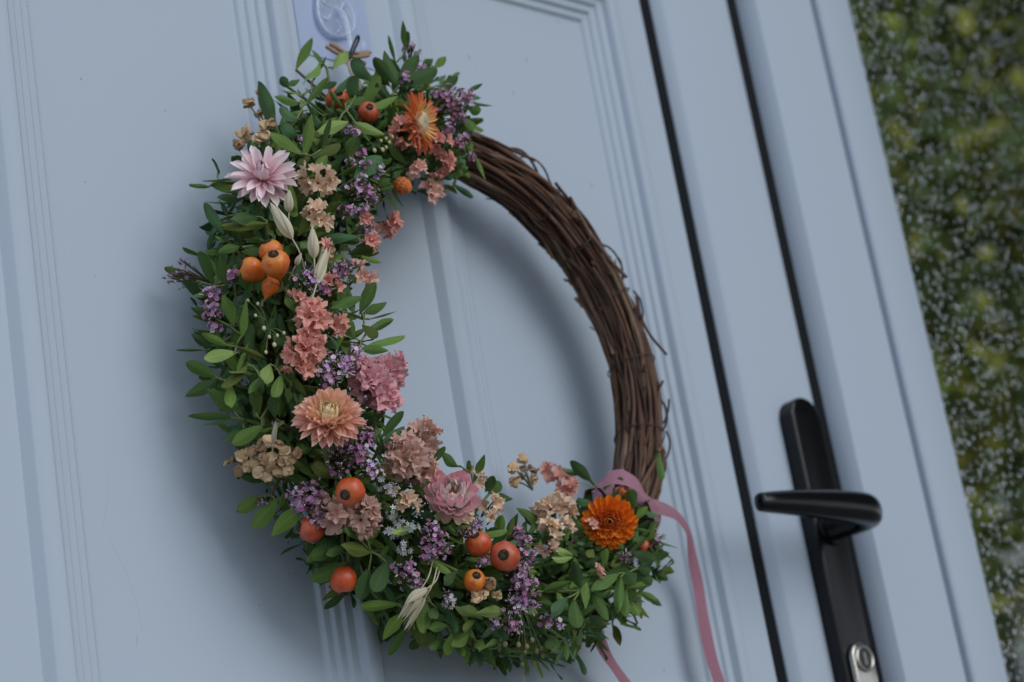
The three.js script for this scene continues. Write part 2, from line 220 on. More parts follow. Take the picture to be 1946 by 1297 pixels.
// ---------- the wreath (tables in millimetres on the door, x right, y up, z off the door) ----------
const SPRIGS = [[[-92,163,35,-84,181,44,6.1,3]],[[-71,164,39,-83,175,42,3.7,1],[-77,168,40,-99,149,48,6.7,3],[-69,165,40,-62,177,46,7.4,4]],[[-82,156,35,-74,172,42,2.7,0],[-95,142,44,-118,139,51,3.6,3],[-87,145,49,-80,148,55,3.9,0]],[[-104,130,52,-94,144,64,3.9,1],[-102,134,48,-125,132,52,5.7,1],[-114,117,57,-130,120,60,7.3,2]],[[-96,152,31,-101,158,32,4.9,0],[-98,153,32,-93,156,38,4.2,1]],[[-121,118,45,-117,152,30,7.7,0]],[[-123,89,68,-141,102,64,6.3,3],[-122,89,67,-120,112,76,6.1,3],[-114,91,71,-113,108,82,2.6,0],[-118,88,70,-106,94,80,6.6,5]],[[-112,105,67,-97,110,79,7.0,4],[-120,103,62,-136,106,67,6.7,2]],[[-89,124,68,-103,130,74,3.0,1],[-88,114,72,-76,103,84,5.9,4],[-78,133,67,-86,142,75,9.0,2],[-87,128,66,-77,131,74,5.6,1],[-97,114,69,-90,98,80,5.3,0]],[[-78,122,72,-62,129,85,5.4,3],[-76,127,70,-70,143,81,6.6,1]],[[-55,129,74,-40,126,85,6.6,5],[-59,131,73,-71,137,80,4.5,0]],[[-46,145,69,-64,159,72,6.1,0],[-46,145,69,-49,170,66,7.6,0],[-45,147,68,-33,165,76,7.3,0],[-45,145,69,-27,153,84,8.8,0]],[[-22,180,55,-28,195,63,3.8,1],[-21,180,54,-23,190,61,3.1,1],[-26,172,49,-34,187,56,2.2,1]],[[-9,174,53,-5,176,59,5.0,0],[0,173,54,5,179,60,5.1,3]],[[-27,144,73,-17,146,80,4.6,1]],[[5,150,72,13,154,79,2.8,0],[0,137,76,4,133,82,5.9,1]],[[-26,129,75,-18,133,82,3.1,1]],[[-3,130,76,-4,119,82,5.6,1]],[[-61,150,61,-76,158,66,8.2,2],[-58,147,65,-72,150,72,6.7,0]],[[-85,139,58,-79,147,66,5.4,2]],[[-98,89,75,-96,99,83,7.3,1]],[[-97,76,76,-81,90,85,9.9,2]],[[-77,77,73,-73,79,79,4.7,1]],[[-122,77,71,-116,86,79,6.0,3],[-127,76,69,-126,79,75,4.0,2]],[[-144,96,18,-153,101,24,4.1,1],[-151,87,18,-162,89,14,2.9,1],[-151,88,18,-140,86,26,7.3,3],[-148,85,37,-164,85,28,2.0,0]],[[-143,92,39,-154,94,45,5.2,0],[-137,99,44,-146,102,50,4.7,0]],[[-153,68,48,-170,66,47,7.4,0]],[[-163,48,40,-172,66,38,5.4,2],[-164,43,43,-174,43,49,3.7,1]],[[-162,37,51,-177,32,55,4.8,1],[-161,38,52,-171,42,58,3.4,0],[-162,34,51,-153,33,58,4.5,1]],[[-152,53,58,-171,49,59,7.9,0],[-149,47,63,-174,47,54,5.6,5]],[[-170,20,34,-181,36,40,7.9,1],[-169,15,44,-178,28,53,7.5,1],[-168,29,18,-186,36,14,4.8,1],[-170,20,31,-185,11,36,4.8,1]],[[-172,-1,37,-186,6,33,5.6,0],[-169,-8,45,-180,6,56,6.7,3]],[[-170,12,19,-182,14,25,2.8,0]],[[-168,-16,49,-173,1,61,4.7,3],[-170,-17,41,-185,-10,38,3.9,3],[-169,-22,46,-185,-24,38,6.4,4]],[[-172,-14,29,-186,-8,31,4.5,0],[-171,-13,23,-185,-11,14,1.4,1]],[[-170,-30,28,-184,-20,20,6.7,1],[-170,-31,29,-185,-38,17,6.4,0],[-169,-36,37,-178,-53,45,5.5,3]],[[-161,7,59,-161,17,67,5.8,1],[-164,10,55,-172,17,61,5.6,1]],[[-127,-4,76,-112,1,85,5.6,1]],[[-101,-2,68,-95,13,80,6.8,1],[-95,1,64,-78,9,69,5.2,1],[-90,-1,61,-76,2,71,1.7,0],[-101,-8,69,-96,-16,75,5.7,5]],[[-111,-19,73,-121,-9,81,6.2,1],[-96,-10,65,-79,-3,72,4.6,1],[-104,-22,71,-77,-14,76,5.4,3],[-110,-24,73,-97,-27,83,4.8,1]],[[-111,13,74,-119,-9,84,4.0,0]],[[-165,-29,50,-181,-42,44,5.2,5],[-162,-37,54,-174,-49,57,4.7,1]],[[-159,-32,60,-170,-46,65,6.9,4],[-155,-38,62,-166,-52,69,5.5,3]],[[-166,-52,35,-183,-41,34,8.0,1],[-165,-53,32,-185,-49,17,4.1,1],[-163,-57,41,-184,-56,25,2.2,0],[-163,-60,37,-176,-67,33,5.0,0]],[[-162,-56,46,-169,-47,52,4.4,1],[-159,-61,48,-174,-70,38,6.6,3]],[[-156,-60,53,-162,-49,62,6.0,0]],[[-152,-54,61,-156,-48,67,3.6,3]],[[-105,-75,75,-95,-62,85,4.7,0],[-104,-76,76,-95,-70,84,5.0,2]],[[-150,-93,26,-160,-100,16,6.7,3],[-147,-97,36,-158,-110,23,8.3,3]],[[-139,-105,46,-153,-117,32,8.2,3]],[[-122,-126,48,-138,-132,43,7.2,1],[-119,-127,52,-133,-133,53,4.4,1]],[[-108,-132,58,-130,-130,62,7.2,5],[-106,-138,52,-112,-155,49,7.7,0],[-100,-136,60,-110,-153,57,8.3,0],[-112,-126,60,-107,-122,66,3.9,1],[-114,-126,58,-132,-122,66,3.0,1]],[[-115,-134,46,-132,-141,34,7.7,1]],[[-120,-133,32,-136,-133,38,3.1,0]],[[-106,-146,31,-118,-154,24,3.9,0]],[[-85,-157,48,-109,-159,46,5.3,3],[-81,-161,45,-92,-173,38,6.4,3]],[[-76,-156,57,-79,-175,55,7.5,3],[-68,-161,57,-77,-168,63,5.6,1]],[[-87,-122,73,-109,-128,79,4.4,4]],[[-130,-95,64,-148,-91,71,6.9,5]],[[-68,-86,69,-62,-77,77,3.7,0]],[[-44,-84,65,-60,-79,72,5.8,1],[-35,-87,64,-39,-81,69,2.9,1],[-38,-85,65,-48,-85,71,1.2,1]],[[-31,-87,64,-29,-78,72,4.7,1]],[[-19,-95,57,-16,-87,63,5.3,0],[-17,-96,57,-12,-90,63,7.1,1],[-13,-96,56,-4,-99,63,5.0,0]],[[72,-83,53,62,-69,48,6.2,0],[71,-88,58,48,-87,65,4.0,2],[74,-76,45,54,-75,48,3.4,2]],[[78,-90,64,79,-85,70,4.0,5]],[[84,-104,73,73,-96,80,6.7,1]],[[33,-122,71,25,-113,78,6.3,0]],[[23,-135,75,0,-134,83,4.1,4],[23,-136,75,-2,-140,83,4.1,4]],[[25,-154,74,13,-141,84,6.5,0],[17,-158,73,-12,-172,82,6.1,2],[19,-159,73,13,-176,80,7.9,1],[30,-150,75,20,-165,83,5.3,3],[33,-154,74,35,-174,81,5.3,1]],[[58,-144,75,28,-156,84,6.6,1],[58,-145,75,44,-169,82,5.7,1],[65,-151,72,54,-170,80,5.4,1],[72,-141,75,77,-145,81,5.1,0],[62,-143,75,62,-153,81,7.2,0]],[[70,-132,76,78,-139,84,6.6,0]],[[74,-143,74,77,-152,80,5.7,0]],[[78,-118,75,84,-121,81,2.4,1]],[[-40,-169,61,-68,-163,72,6.8,4],[-44,-168,60,-57,-176,66,4.8,5]],[[-28,-166,67,-51,-169,74,6.3,4],[-28,-173,60,-49,-179,67,5.7,0]],[[-53,-173,49,-60,-185,51,5.1,3],[-57,-169,52,-77,-173,59,5.1,1],[-54,-175,43,-68,-181,49,4.0,1],[-44,-178,44,-49,-186,50,4.0,1]],[[-43,-174,53,-62,-182,58,6.5,3],[-35,-177,53,-45,-185,59,4.6,3],[-35,-181,44,-44,-191,50,4.3,0]],[[-23,-179,53,-46,-186,60,5.7,3],[-27,-181,49,-34,-187,55,4.6,0],[-20,-181,51,-21,-186,57,3.5,0],[-18,-183,47,-26,-177,53,4.0,1]],[[33,-168,68,38,-175,75,5.9,0],[32,-173,63,22,-185,70,3.5,0]],[[35,-177,60,42,-180,66,1.8,0],[27,-174,63,19,-190,67,2.9,1],[26,-179,58,8,-194,62,4.1,0],[23,-179,59,14,-192,65,3.2,1]],[[21,-179,59,1,-188,66,4.1,1],[13,-177,61,-2,-186,67,5.0,0]],[[-9,-155,74,-21,-146,81,4.6,1]],[[-62,-145,71,-80,-154,77,5.0,0]],[[113,-68,72,104,-86,81,4.4,1]],[[7,109,69,6,94,76,2.8,3]]];
const STATICE = [[-86,-32,65,9.7,2],[-108,-44,75,11.2,2],[-102,-54,75,8.4,2],[-83,-28,69,6.3,2],[-110,-36,75,5.6,2],[-140,-10,74,8.3,0],[-129,-14,77,6.7,0],[-146,-27,71,9.1,0],[-147,-37,70,6.6,0],[-153,-33,66,3.8,0],[-124,10,76,5.6,0],[-123,30,76,5.1,0],[-96,21,69,6.3,1],[-146,0,73,5.0,0],[-121,72,74,8.0,3],[-114,74,75,4.6,3],[-127,49,75,6.8,3],[-59,63,55,7.2,0],[-85,43,66,5.8,0],[-92,55,73,4.1,0],[-54,111,76,7.8,0],[-47,103,74,5.4,0],[-27,110,74,6.7,0],[-22,101,69,6.7,0],[-45,93,70,6.0,1],[-24,87,56,6.4,1],[-68,-70,63,9.2,4],[-93,-84,76,10.0,4],[-99,-79,77,6.1,4],[-81,-90,75,7.9,4],[-95,-109,75,6.1,3],[-104,-103,75,2.8,3],[-128,-111,58,8.8,4],[-116,-114,65,8.8,4],[-116,-120,63,6.0,4],[-134,-106,55,4.9,4],[-29,-90,62,5.8,3],[-25,-105,65,6.4,3],[-31,-115,72,4.0,3],[68,-77,29,8.1,0],[56,-90,49,6.1,0],[27,-107,60,9.0,3],[40,-103,59,6.0,3],[12,-121,71,6.5,3],[22,-118,70,5.3,3],[2,-132,75,5.2,4],[46,-116,71,4.8,1],[35,-146,77,4.1,1],[73,-67,18,5.1,0],[-57,-118,77,5.6,3]];
const PURPLE = [[-18,180,55,5.0,0],[-28,159,69,5.6,0],[-43,149,72,4.3,0],[-19,135,80,9.8,0],[-4,141,79,6.2,0],[-13,126,79,4.9,0],[-25,139,79,4.3,0],[-7,116,77,3.1,0],[-2,106,73,3.1,0],[-12,113,76,4.3,0],[-21,118,79,4.3,0],[-96,106,76,2.6,1],[-92,104,78,2.6,0],[-92,91,79,3.8,0],[-91,84,80,3.5,0],[-100,85,79,3.5,1],[-98,68,80,7.5,0],[-89,66,78,5.2,0],[-81,83,79,4.4,1],[-108,54,79,4.3,0],[-94,58,78,3.5,0],[-124,99,67,2.3,1],[-176,32,18,7.4,2],[-186,28,18,3.4,2],[-175,13,37,5.6,0],[-175,3,38,6.7,0],[-175,-5,38,3.9,0],[-169,20,52,3.3,0],[-141,11,77,7.2,1],[-118,18,79,6.8,0],[-95,46,76,4.0,0],[-133,6,79,3.9,0],[-131,-39,79,8.3,1],[-124,-35,80,6.6,0],[-136,-45,77,5.5,0],[-139,-39,77,4.4,1],[-117,-29,79,4.5,1],[-131,-85,72,10.4,2],[-119,-76,78,6.1,0],[-123,-84,77,7.7,0],[-117,-93,76,5.5,1],[-133,-91,70,5.5,2],[-141,-101,55,8.7,0],[-143,-105,48,5.5,0],[-135,-113,53,6.6,0],[-129,-118,56,4.9,0],[-152,-97,29,4.1,2],[-146,-100,48,4.4,0],[-80,-131,76,8.9,0],[-83,-136,74,6.7,0],[-82,-123,78,4.4,0],[-93,-143,65,6.6,0],[-86,-148,64,5.0,0],[-53,-122,79,5.1,1],[-60,-127,79,3.9,2],[-20,-124,77,4.6,0],[-16,-130,79,4.3,0],[-25,-147,79,8.0,0],[-23,-156,77,9.1,0],[-19,-139,80,5.7,0],[-26,-163,73,6.8,1],[-24,-173,66,5.7,0],[-15,-164,74,4.6,1],[-36,-172,66,3.4,1],[-2,-172,70,4.0,0],[7,-173,70,3.5,1],[60,-137,80,4.8,2],[89,-126,80,4.3,2],[-68,-157,67,4.5,1],[-50,-141,78,3.9,0],[-107,-103,77,5.0,3],[-104,-115,74,4.4,3],[-100,-122,74,4.4,3],[-104,-125,71,3.9,3],[-97,-134,70,4.4,3],[-112,-97,77,3.8,3],[-94,-123,76,3.3,3],[-66,-161,64,3.4,3],[-53,-147,76,2.2,3]];
const TAN = [[-121,141,24,3.9,0],[-115,148,27,2.4,0],[-112,144,27,2.7,0],[-117,134,28,3.9,0],[-134,116,33,5.0,0],[-131,115,47,3.5,0],[-141,107,35,3.8,0],[-138,105,49,3.8,0],[-136,106,53,3.5,0],[-129,115,51,3.2,0],[-165,-75,33,4.1,0],[-164,-74,40,3.6,0],[-162,-73,47,3.8,0],[-161,-72,52,3.8,0],[-158,-75,55,4.1,0],[-155,-79,57,3.5,0],[-153,-83,57,3.8,0],[-162,-80,25,3.9,0],[-163,-80,33,3.6,0],[-161,-80,39,4.1,0],[-160,-80,46,4.1,0],[-158,-81,50,4.1,0],[-155,-83,54,3.8,0],[-160,-85,39,4.1,0],[-157,-88,42,3.6,0],[-155,-87,49,3.8,0],[-153,-88,54,3.5,0],[-158,-85,47,3.6,0],[-165,-74,23,2.2,0],[-165,-74,18,1.7,0],[-151,-81,61,3.0,0],[53,-59,18,3.8,0],[4,-80,59,3.6,0],[59,-66,18,4.1,0],[59,-72,18,3.8,0],[11,-85,51,3.9,0],[52,-65,18,3.1,0],[50,-70,18,2.8,0],[-47,-153,78,4.2,0],[-49,-158,74,3.1,0],[-53,-160,73,3.4,0],[-41,-159,76,3.1,0],[-54,-157,74,3.1,0]];
const HIPS = [[-162,16,79,7.4,-0.595,0.525,0.608,1],[-165,19,62,6.9,-0.887,0.388,-0.251,1],[-155,28,68,6.7,-0.555,0.789,0.263,1],[-156,10,64,5.0,0.312,0.889,0.336,1],[-131,-105,75,7.6,-0.846,-0.401,0.351,0],[-136,-117,46,6.9,-0.89,0.223,-0.398,0],[-115,-142,40,7.5,0.041,-0.994,-0.105,0],[-51,-132,79,6.8,-0.659,0.632,0.409,0],[-39,-140,85,8.2,-0.749,-0.092,0.656,0],[-54,-151,74,6.2,-0.377,0.315,0.871,1],[-80,138,53,6.6,-0.455,0.2,0.868,0],[-74,123,71,6.0,-0.469,0.108,0.877,0],[88,-127,69,4.3,0.061,-0.537,0.841,0],[82,-93,67,4.0,-0.276,0.284,0.918,0]];
const STRAW = [[-149,74,62,17.6,-0.578,0.22,0.786,"pale"],[-45,118,80,14.5,0.374,-0.229,0.899,"side"],[-141,-67,78,16.9,-0.521,0.402,0.753,"peach"],[-69,-108,84,14.0,-0.575,0.256,0.777,"bud"],[57,-114,75,17.5,-0.663,-0.261,0.702,"orange"],[-61,78,75,6.2,0.295,-0.624,0.723,"globe"]];
const OATS = [[-148,33,78,-156,54,74,6.1],[-139,21,83,-139,38,85,5.3],[-140,6,83,-130,29,85,5.0],[-149,17,79,-148,22,84,2.8],[-146,49,76,-147,60,80,4.5],[-86,-154,67,-93,-168,54,6.1],[-83,-158,66,-88,-172,51,3.0],[-83,-154,69,-94,-161,62,3.3],[-161,-75,55,-165,-66,65,2.4]];
const RIBBON = {"loop":[[80,-86,45],[76,-84,56],[79,-83,64],[85,-85,69],[96,-90,68],[106,-96,62],[118,-101,52],[123,-105,42]],"tailA":[[120,-101,45],[123,-96,50],[138,-95,46],[160,-96,36],[178,-102,26],[189,-116,16],[194,-132,12],[193,-152,12],[193,-176,12],[197,-199,12],[203,-229,12]],"tailB":[[88,-112,40],[78,-137,36],[78,-151,30],[83,-162,24],[93,-175,18],[107,-190,14],[123,-208,12],[130,-227,12]]};
const TWINE = {"knot":[[-51,194,22],[-50,190,26],[-46,186,28],[-41,185,28],[-34,185,25],[-25,187,20]],"down":[[-45,190,24],[-43,183,26],[-45,173,30],[-44,164,32],[-39,156,30]],"wire":[[-45,183,30],[-43,191,34],[-41,195,36],[-39,194,34],[-41,189,32],[-44,183,30]],"strip":[[-58,233,0],[1,246,0],[-56,193,0],[3,205,0]],"pad":[[-28,228,2],[-43,225,2],[-15,229,2],[-22,209,2],[-26,239,2]]};
const SEEDS = [[-167,3,58,1.1],[-164,0,62,1.1],[-165,-6,60,1.1],[-163,-14,63,1.4],[-161,-19,64,1.1],[-158,-19,67,1.1],[-155,-18,69,1.1],[-160,-24,66,1.4],[-163,-27,62,1.1],[-72,103,80,1.2],[-70,101,80,1.2],[-67,105,80,1.2],[-75,96,79,1.5],[-82,94,80,1.5],[-76,101,80,1.2],[-72,98,79,1.2],[-9,-183,59,1.7],[-7,-180,62,1.7],[1,-185,56,1.7],[3,-184,58,1.5],[6,-187,55,1.7],[5,-190,48,2.0],[-7,-185,55,1.4],[-3,-190,47,1.5],[9,-193,37,1.8],[-23,-181,57,2.0],[-15,-182,59,1.7]];

const RC = V(0.0118, -0.0054, 0.03), RR = 0.1392;
const wreath = tag(group('wreath'), 'twig wreath with dried flowers, orange hips and green leaves hanging on the white door', 'wreath');
wreath.position.set(RC.x, RC.y, 0);
const W = (a, i = 0) => V(a[i] / 1000 - RC.x, a[i + 1] / 1000 - RC.y, a[i + 2] / 1000);
const ringPt = (phi, rho = 0, th = 0) => V(Math.cos(phi) * (RR + rho * Math.cos(th)), Math.sin(phi) * (RR + rho * Math.cos(th)), 0.03 + rho * Math.sin(th));
const outward = (p) => { const phi = Math.atan2(p.y, p.x); return p.clone().sub(ringPt(phi)).normalize(); };
const VIEW = V(-0.674, -0.305, 0.673);
const facing = (p, k = 0.5) => outward(p).lerp(V(-0.35, 0.1, 0.93), k).normalize();

// bare ring of bound vine twigs
{
  const ring = group('twig_ring', wreath);
  const barks = [[0.22, 0.11, 0.06], [0.15, 0.075, 0.045], [0.28, 0.15, 0.085], [0.09, 0.05, 0.034], [0.34, 0.245, 0.175], [0.20, 0.115, 0.078]].map(c => c).map((c, i) => {
    const t = canvasTex(64, 256, (x, w, h) => { x.fillStyle = '#c8c0b8'; x.fillRect(0, 0, w, h); for (let k = 0; k < 260; k++) { const g = 120 + rnd() * 135 | 0; x.fillStyle = `rgba(${g},${g - 8},${g - 16},0.5)`; x.fillRect(rnd() * w, rnd() * h, 1 + rnd() * 2, 6 + rnd() * 40); } });
    t.rotation = Math.PI / 2; t.repeat.set(2, 20); return mat(c, 0.75, { map: t, bumpMap: t, bumpScale: 0.0003 });
  });
  for (let k = 0; k < 190; k++) {
    const shell = k < 125, rho0 = shell ? rr(0.0100, 0.0140) : 0.0108 * Math.sqrt(rnd()), th0 = rr(0, 6.283), tw = rr(-0.9, 0.9), a0 = rr(0, 6.283), span = rr(2.6, 5.4), r = rr(0.0006, 0.0015), flare = rnd() < 0.4 ? rr(0.004, 0.010) : 0.003, pts = [];
    const f1 = rr(1.5, 4), f2 = rr(3, 7), p1 = rr(0, 6), p2 = rr(0, 6), n = Math.ceil(span * 9);
    for (let i = 0; i <= n; i++) {
      const s = i / n, phi = a0 + span * s, th = th0 + tw * span * s + 0.25 * Math.sin(f1 * phi + p1);
      const rho = rho0 + 0.0016 * Math.sin(f2 * phi + p2) + 0.0006 * Math.sin(f2 * 5.3 * phi) + (shell ? flare * Math.pow(Math.abs(s - 0.5) * 2, 16) : 0);
      const q = ringPt(phi, rho, th); q.z = Math.max(0.0085, q.z); pts.push(q);
    }
    mesh('twig', tube(pts, r, n * 3, 6), barks[rnd() * barks.length | 0], ring);
  }
  // dark binding wire
  const wire = mat([0.035, 0.028, 0.024], 0.6);
  for (const d of [52, 38, 22, 4, -16]) { const pts = []; for (let i = 0; i < 16; i++) pts.push(ringPt(d * Math.PI / 180 + 0.02 * Math.sin(i * 0.4), 0.0156, i / 16 * 6.283)); mesh('binding_wire', tube(pts, 0.00045, 48, 5, true), wire, ring); }
  // curly tendrils and snapped ends
  const tend = [[66, 0.6, 0.016], [58, 0.3, 0.02], [52, 0.2, 0.014], [47, 2.9, 0.016], [40, 2.8, 0.02], [36, 0.4, 0.022], [24, 0.2, 0.014], [14, 0.5, 0.016], [8, 2.9, 0.016], [2, 3.0, 0.018], [-4, 0.3, 0.02], [-12, 0.1, 0.018], [-17, 2.8, 0.012], [-22, 0.2, 0.02], [-26, 0.5, 0.016], [-30, 2.7, 0.014], [-32, 0.1, 0.02], [30, 0.1, 0.012], [62, 0.1, 0.018]];
  for (const [d, th, len] of tend) {
    let p = ringPt(d * Math.PI / 180, 0.0138, th); const o = outward(p), t = V(-p.y, p.x, 0).normalize().multiplyScalar(rnd() < 0.5 ? 1 : -1), pts = [p.clone()]; const curl = rr(1.2, 3.4);
    for (let i = 1; i <= 7; i++) { const a = i / 7 * curl; p = p.clone().addScaledVector(o, 1.3 * len / 7 * Math.cos(a) * 0.8).addScaledVector(t, len / 7 * (0.6 + Math.sin(a))).add(V(0, 0, rr(-0.0006, 0.0006))); p.z = Math.max(0.006, p.z); pts.push(p); }
    mesh('tendril', tube(pts, rr(0.0005, 0.0009), 24, 5), barks[3], ring);
  }
  for (let k = 0; k < 64; k++) {   // short broken side twigs
    const p = ringPt(rr(-38, 70) * Math.PI / 180, 0.0135, rr(0, 6.283)), o = outward(p), t = V(-p.y, p.x, 0).normalize().multiplyScalar(rnd() < 0.7 ? 1 : -1), L = rr(0.003, 0.009); p.z = Math.max(0.009, p.z);
    const q = p.clone().addScaledVector(t, L * rr(0.6, 1)).addScaledVector(o, L * rr(0.3, 0.8)); q.z = Math.max(0.007, q.z); mesh('twig_stub', tube([p, p.clone().lerp(q, 0.5).addScaledVector(o, 0.0006), q], rr(0.0004, 0.0009), 5, 5), barks[rnd() * barks.length | 0], ring);
  }
  const arc = []; for (let i = 0; i <= 10; i++) { const s = i / 10, phi = (-37 + 17 * Math.sin(s * Math.PI)) * Math.PI / 180; arc.push(ringPt(phi, 0.0158, 1.2 + (s - 0.5) * 1.6)); }
  mesh('twig', tube(arc, 0.0013, 40, 6), barks[2], ring);
}

// ----- leaves -----
const leafTex = canvasTex(128, 256, (c, w, h) => {
  c.fillStyle = '#d8dcd0'; c.fillRect(0, 0, w, h);
  for (let i = 0; i < 4000; i++) { const g = 185 + rnd() * 60 | 0; c.fillStyle = `rgba(${g - 12},${g},${g - 25},0.35)`; c.fillRect(rnd() * w, rnd() * h, 1 + rnd() * 5, 1 + rnd() * 5); }
  c.strokeStyle = 'rgba(250,255,215,0.9)'; c.lineWidth = 5; c.beginPath(); c.moveTo(w / 2, 0); c.lineTo(w / 2, h * 0.96); c.stroke();
  c.lineWidth = 2; c.strokeStyle = 'rgba(250,255,215,0.55)'; for (let i = 1; i < 11; i++) for (const s of [-1, 1]) { c.beginPath(); c.moveTo(w / 2, h * i / 12); c.quadraticCurveTo(w / 2 + s * 25, h * (i / 12 + 0.03), w / 2 + s * 56, h * (i / 12 + 0.11)); c.stroke(); }
  c.strokeStyle = 'rgba(205,200,120,0.7)'; c.lineWidth = 5; c.strokeRect(0, 0, w, h);
  for (let i = 0; i < 22; i++) { c.fillStyle = `rgba(120,92,45,${0.2 + rnd() * 0.45})`; c.beginPath(); c.ellipse(rnd() * w, rnd() * h, 1 + rnd() * 3, 1 + rnd() * 3, 0, 0, 7); c.fill(); }
});
const GREENS = [[0.050, 0.105, 0.032], [0.088, 0.170, 0.040], [0.070, 0.160, 0.075], [0.150, 0.250, 0.055], [0.270, 0.370, 0.120], [0.110, 0.145, 0.028]];
const leafMats = GREENS.map((c, i) => [0.86, 1.12].map(k => pmat(c.map((v, j) => v * 1.25 * (j === 0 ? k * 1.04 : k)), 0.8, { map: leafTex, transmission: 0.22, thickness: 0, specularIntensity: 0.6 })));
const leafGeo = [];
for (let k = 0; k < 12; k++) {
  const slim = k % 3 === 2, fold = rr(0.04, 0.22), curl = rr(-0.10, 0.30), bend = rr(-0.16, 0.16), peak = slim ? rr(0.42, 0.52) : rr(0.52, 0.68), wav = rr(0.02, 0.10), ph = rr(0, 6), tw = rr(-0.5, 0.5), edge = rr(0.01, 0.05);
  leafGeo.push(grid(6, 12, (u, v0) => {
    const v = 1 - Math.pow(1 - v0, 1.35), x = u - 0.5, w = (0.03 + (v < peak ? Math.pow(Math.sin(Math.PI / 2 * v / peak), 1.05) : Math.pow(1 - Math.pow((v - peak) / (1 - peak), slim ? 1.5 : 2.0), slim ? 0.9 : 0.62)) * 0.97) * (1 + edge * Math.sin(v * 13 + ph + (x > 0 ? 2 : 0)));
    const xx = x * w, zz = -fold * Math.abs(x) * w + wav * Math.sin(v * 8 + ph) * x, a = tw * v;
    return [xx * Math.cos(a) - zz * Math.sin(a) + bend * v * (1 - v) * 2, v, xx * Math.sin(a) * 0.5 + zz * Math.cos(a) - curl * v * v];
  }));
}
const stemMat = [pmat([0.14, 0.19, 0.05], 0.55), pmat([0.11, 0.10, 0.05], 0.6)];
function leaf(parent, B, T, width, n, m, gi) {
  const d = T.clone().sub(B), L = d.length(); d.normalize();
  const s = d.clone().cross(n).normalize(), nn = s.clone().cross(d);
  const o = mesh('leaf', leafGeo[gi % leafGeo.length], m, parent);
  o.matrixAutoUpdate = true; o.quaternion.setFromRotationMatrix(new THREE.Matrix4().makeBasis(s, d, nn)); o.scale.set(width, L, L * 0.8); o.position.copy(B); return o;
}
let leafCount = 0;
SPRIGS.forEach((g, si) => {
  const sprig = group('leaf_sprig', wreath);
  const c = g.reduce((a, l) => a.add(W(l)), V(0, 0, 0)).multiplyScalar(1 / g.length), phi = Math.atan2(c.y, c.x);
  const root = ringPt(phi + (si % 2 ? 0.12 : -0.12), 0.008, 1.2), mid = root.clone().lerp(c, 0.55).addScaledVector(outward(c), 0.004);
  mesh('stem', tube([root, mid, c], 0.0009, 8, 5), stemMat[si % 3 ? 0 : 1], sprig);
  for (const l of g) {
    const B = W(l), T = W(l, 3), n = VIEW.clone().multiplyScalar(0.75).addScaledVector(outward(B), 0.35).add(V(rr(-0.3, 0.3), rr(-0.15, 0.4), rr(-0.2, 0.3))).normalize();
    if (B.distanceTo(c) > 0.003) mesh('stalk', tube([c, c.clone().lerp(B, 0.5).addScaledVector(outward(c), 0.001), B.clone().lerp(T, 0.1)], 0.0006, 5, 4), stemMat[0], sprig);
    leaf(sprig, B, T, l[6] / 1000 * 1.12, n, leafMats[l[7]][si % 2], leafCount++);
  }
});
const A0 = 88 * Math.PI / 180, A1 = 311 * Math.PI / 180;
function fill(rho, lenA, lenB) {
  const phi = rr(A0, A1), th = rr(-1.0, 2.7), p = ringPt(phi, rho, th), o = outward(p), t = V(-p.y, p.x, 0).normalize().multiplyScalar(rnd() < 0.6 ? 1 : -1);
  return { p, o, t, len: rr(lenA, lenB) };
}
for (let k = 0; k < 38; k++) {   // filler sprigs between the flowers
  const sprig = group('leaf_sprig', wreath), { p, o, t } = fill(rr(0.022, 0.032), 1, 1), end = p.clone().addScaledVector(o, 0.010).addScaledVector(t, 0.010);
  mesh('stem', tube([p.clone().addScaledVector(o, -0.012), p, end], 0.0008, 6, 5), stemMat[0], sprig);
  for (let i = 0; i < 4; i++) {
    const B = p.clone().lerp(end, i / 3), dir = o.clone().multiplyScalar(rr(0.05, 0.5)).addScaledVector(t, rr(0.3, 0.9)).add(V(rr(-0.6, 0.6), rr(-0.6, 0.6), rr(-0.3, 0.4))).normalize(), T = B.clone().addScaledVector(dir, rr(0.013, 0.026)); T.z = Math.max(0.012, T.z); B.z = Math.max(0.010, B.z);
    leaf(sprig, B, T, rr(0.005, 0.0082), o.clone().add(V(rr(-0.5, 0.5), rr(-0.5, 0.5), 0.3)).normalize(), leafMats[[0, 1, 1, 5, 2, 0][rnd() * 6 | 0]][k % 2], leafCount++);
  }
}
{ // the dense inner greenery nobody could count
  const gs = [];
  for (let i = 0; i < 4000; i++) {
    const { p, o, t, len } = fill(rr(0.012, 0.039), 0.009, 0.019); p.z = Math.max(0.012, p.z);
    const d = o.clone().multiplyScalar(rr(0, 0.6)).addScaledVector(t, rr(0.2, 1)).add(V(rr(-0.7, 0.7), rr(-0.7, 0.7), rr(-0.4, 0.5))).normalize(), n = o.clone().add(V(rr(-0.6, 0.6), rr(-0.6, 0.6), rr(-0.2, 0.6))).normalize(), s = d.clone().cross(n).normalize();
    const g = leafGeo[i % 12].clone(); g.applyMatrix4(new THREE.Matrix4().makeBasis(s.clone().multiplyScalar(rr(0.003, 0.0062)), d.clone().multiplyScalar(len), s.clone().cross(d).multiplyScalar(len)).setPosition(p)); gs.push(g);
  }
  [[0, 1], [1, 0], [1, 1], [2, 1], [3, 1], [5, 1]].forEach(([t, v], q) => { mesh('inner_greenery', mergeGeometries(gs.filter((_, i) => i % 6 === q)), leafMats[t][v], wreath).userData.kind = 'stuff'; });
}

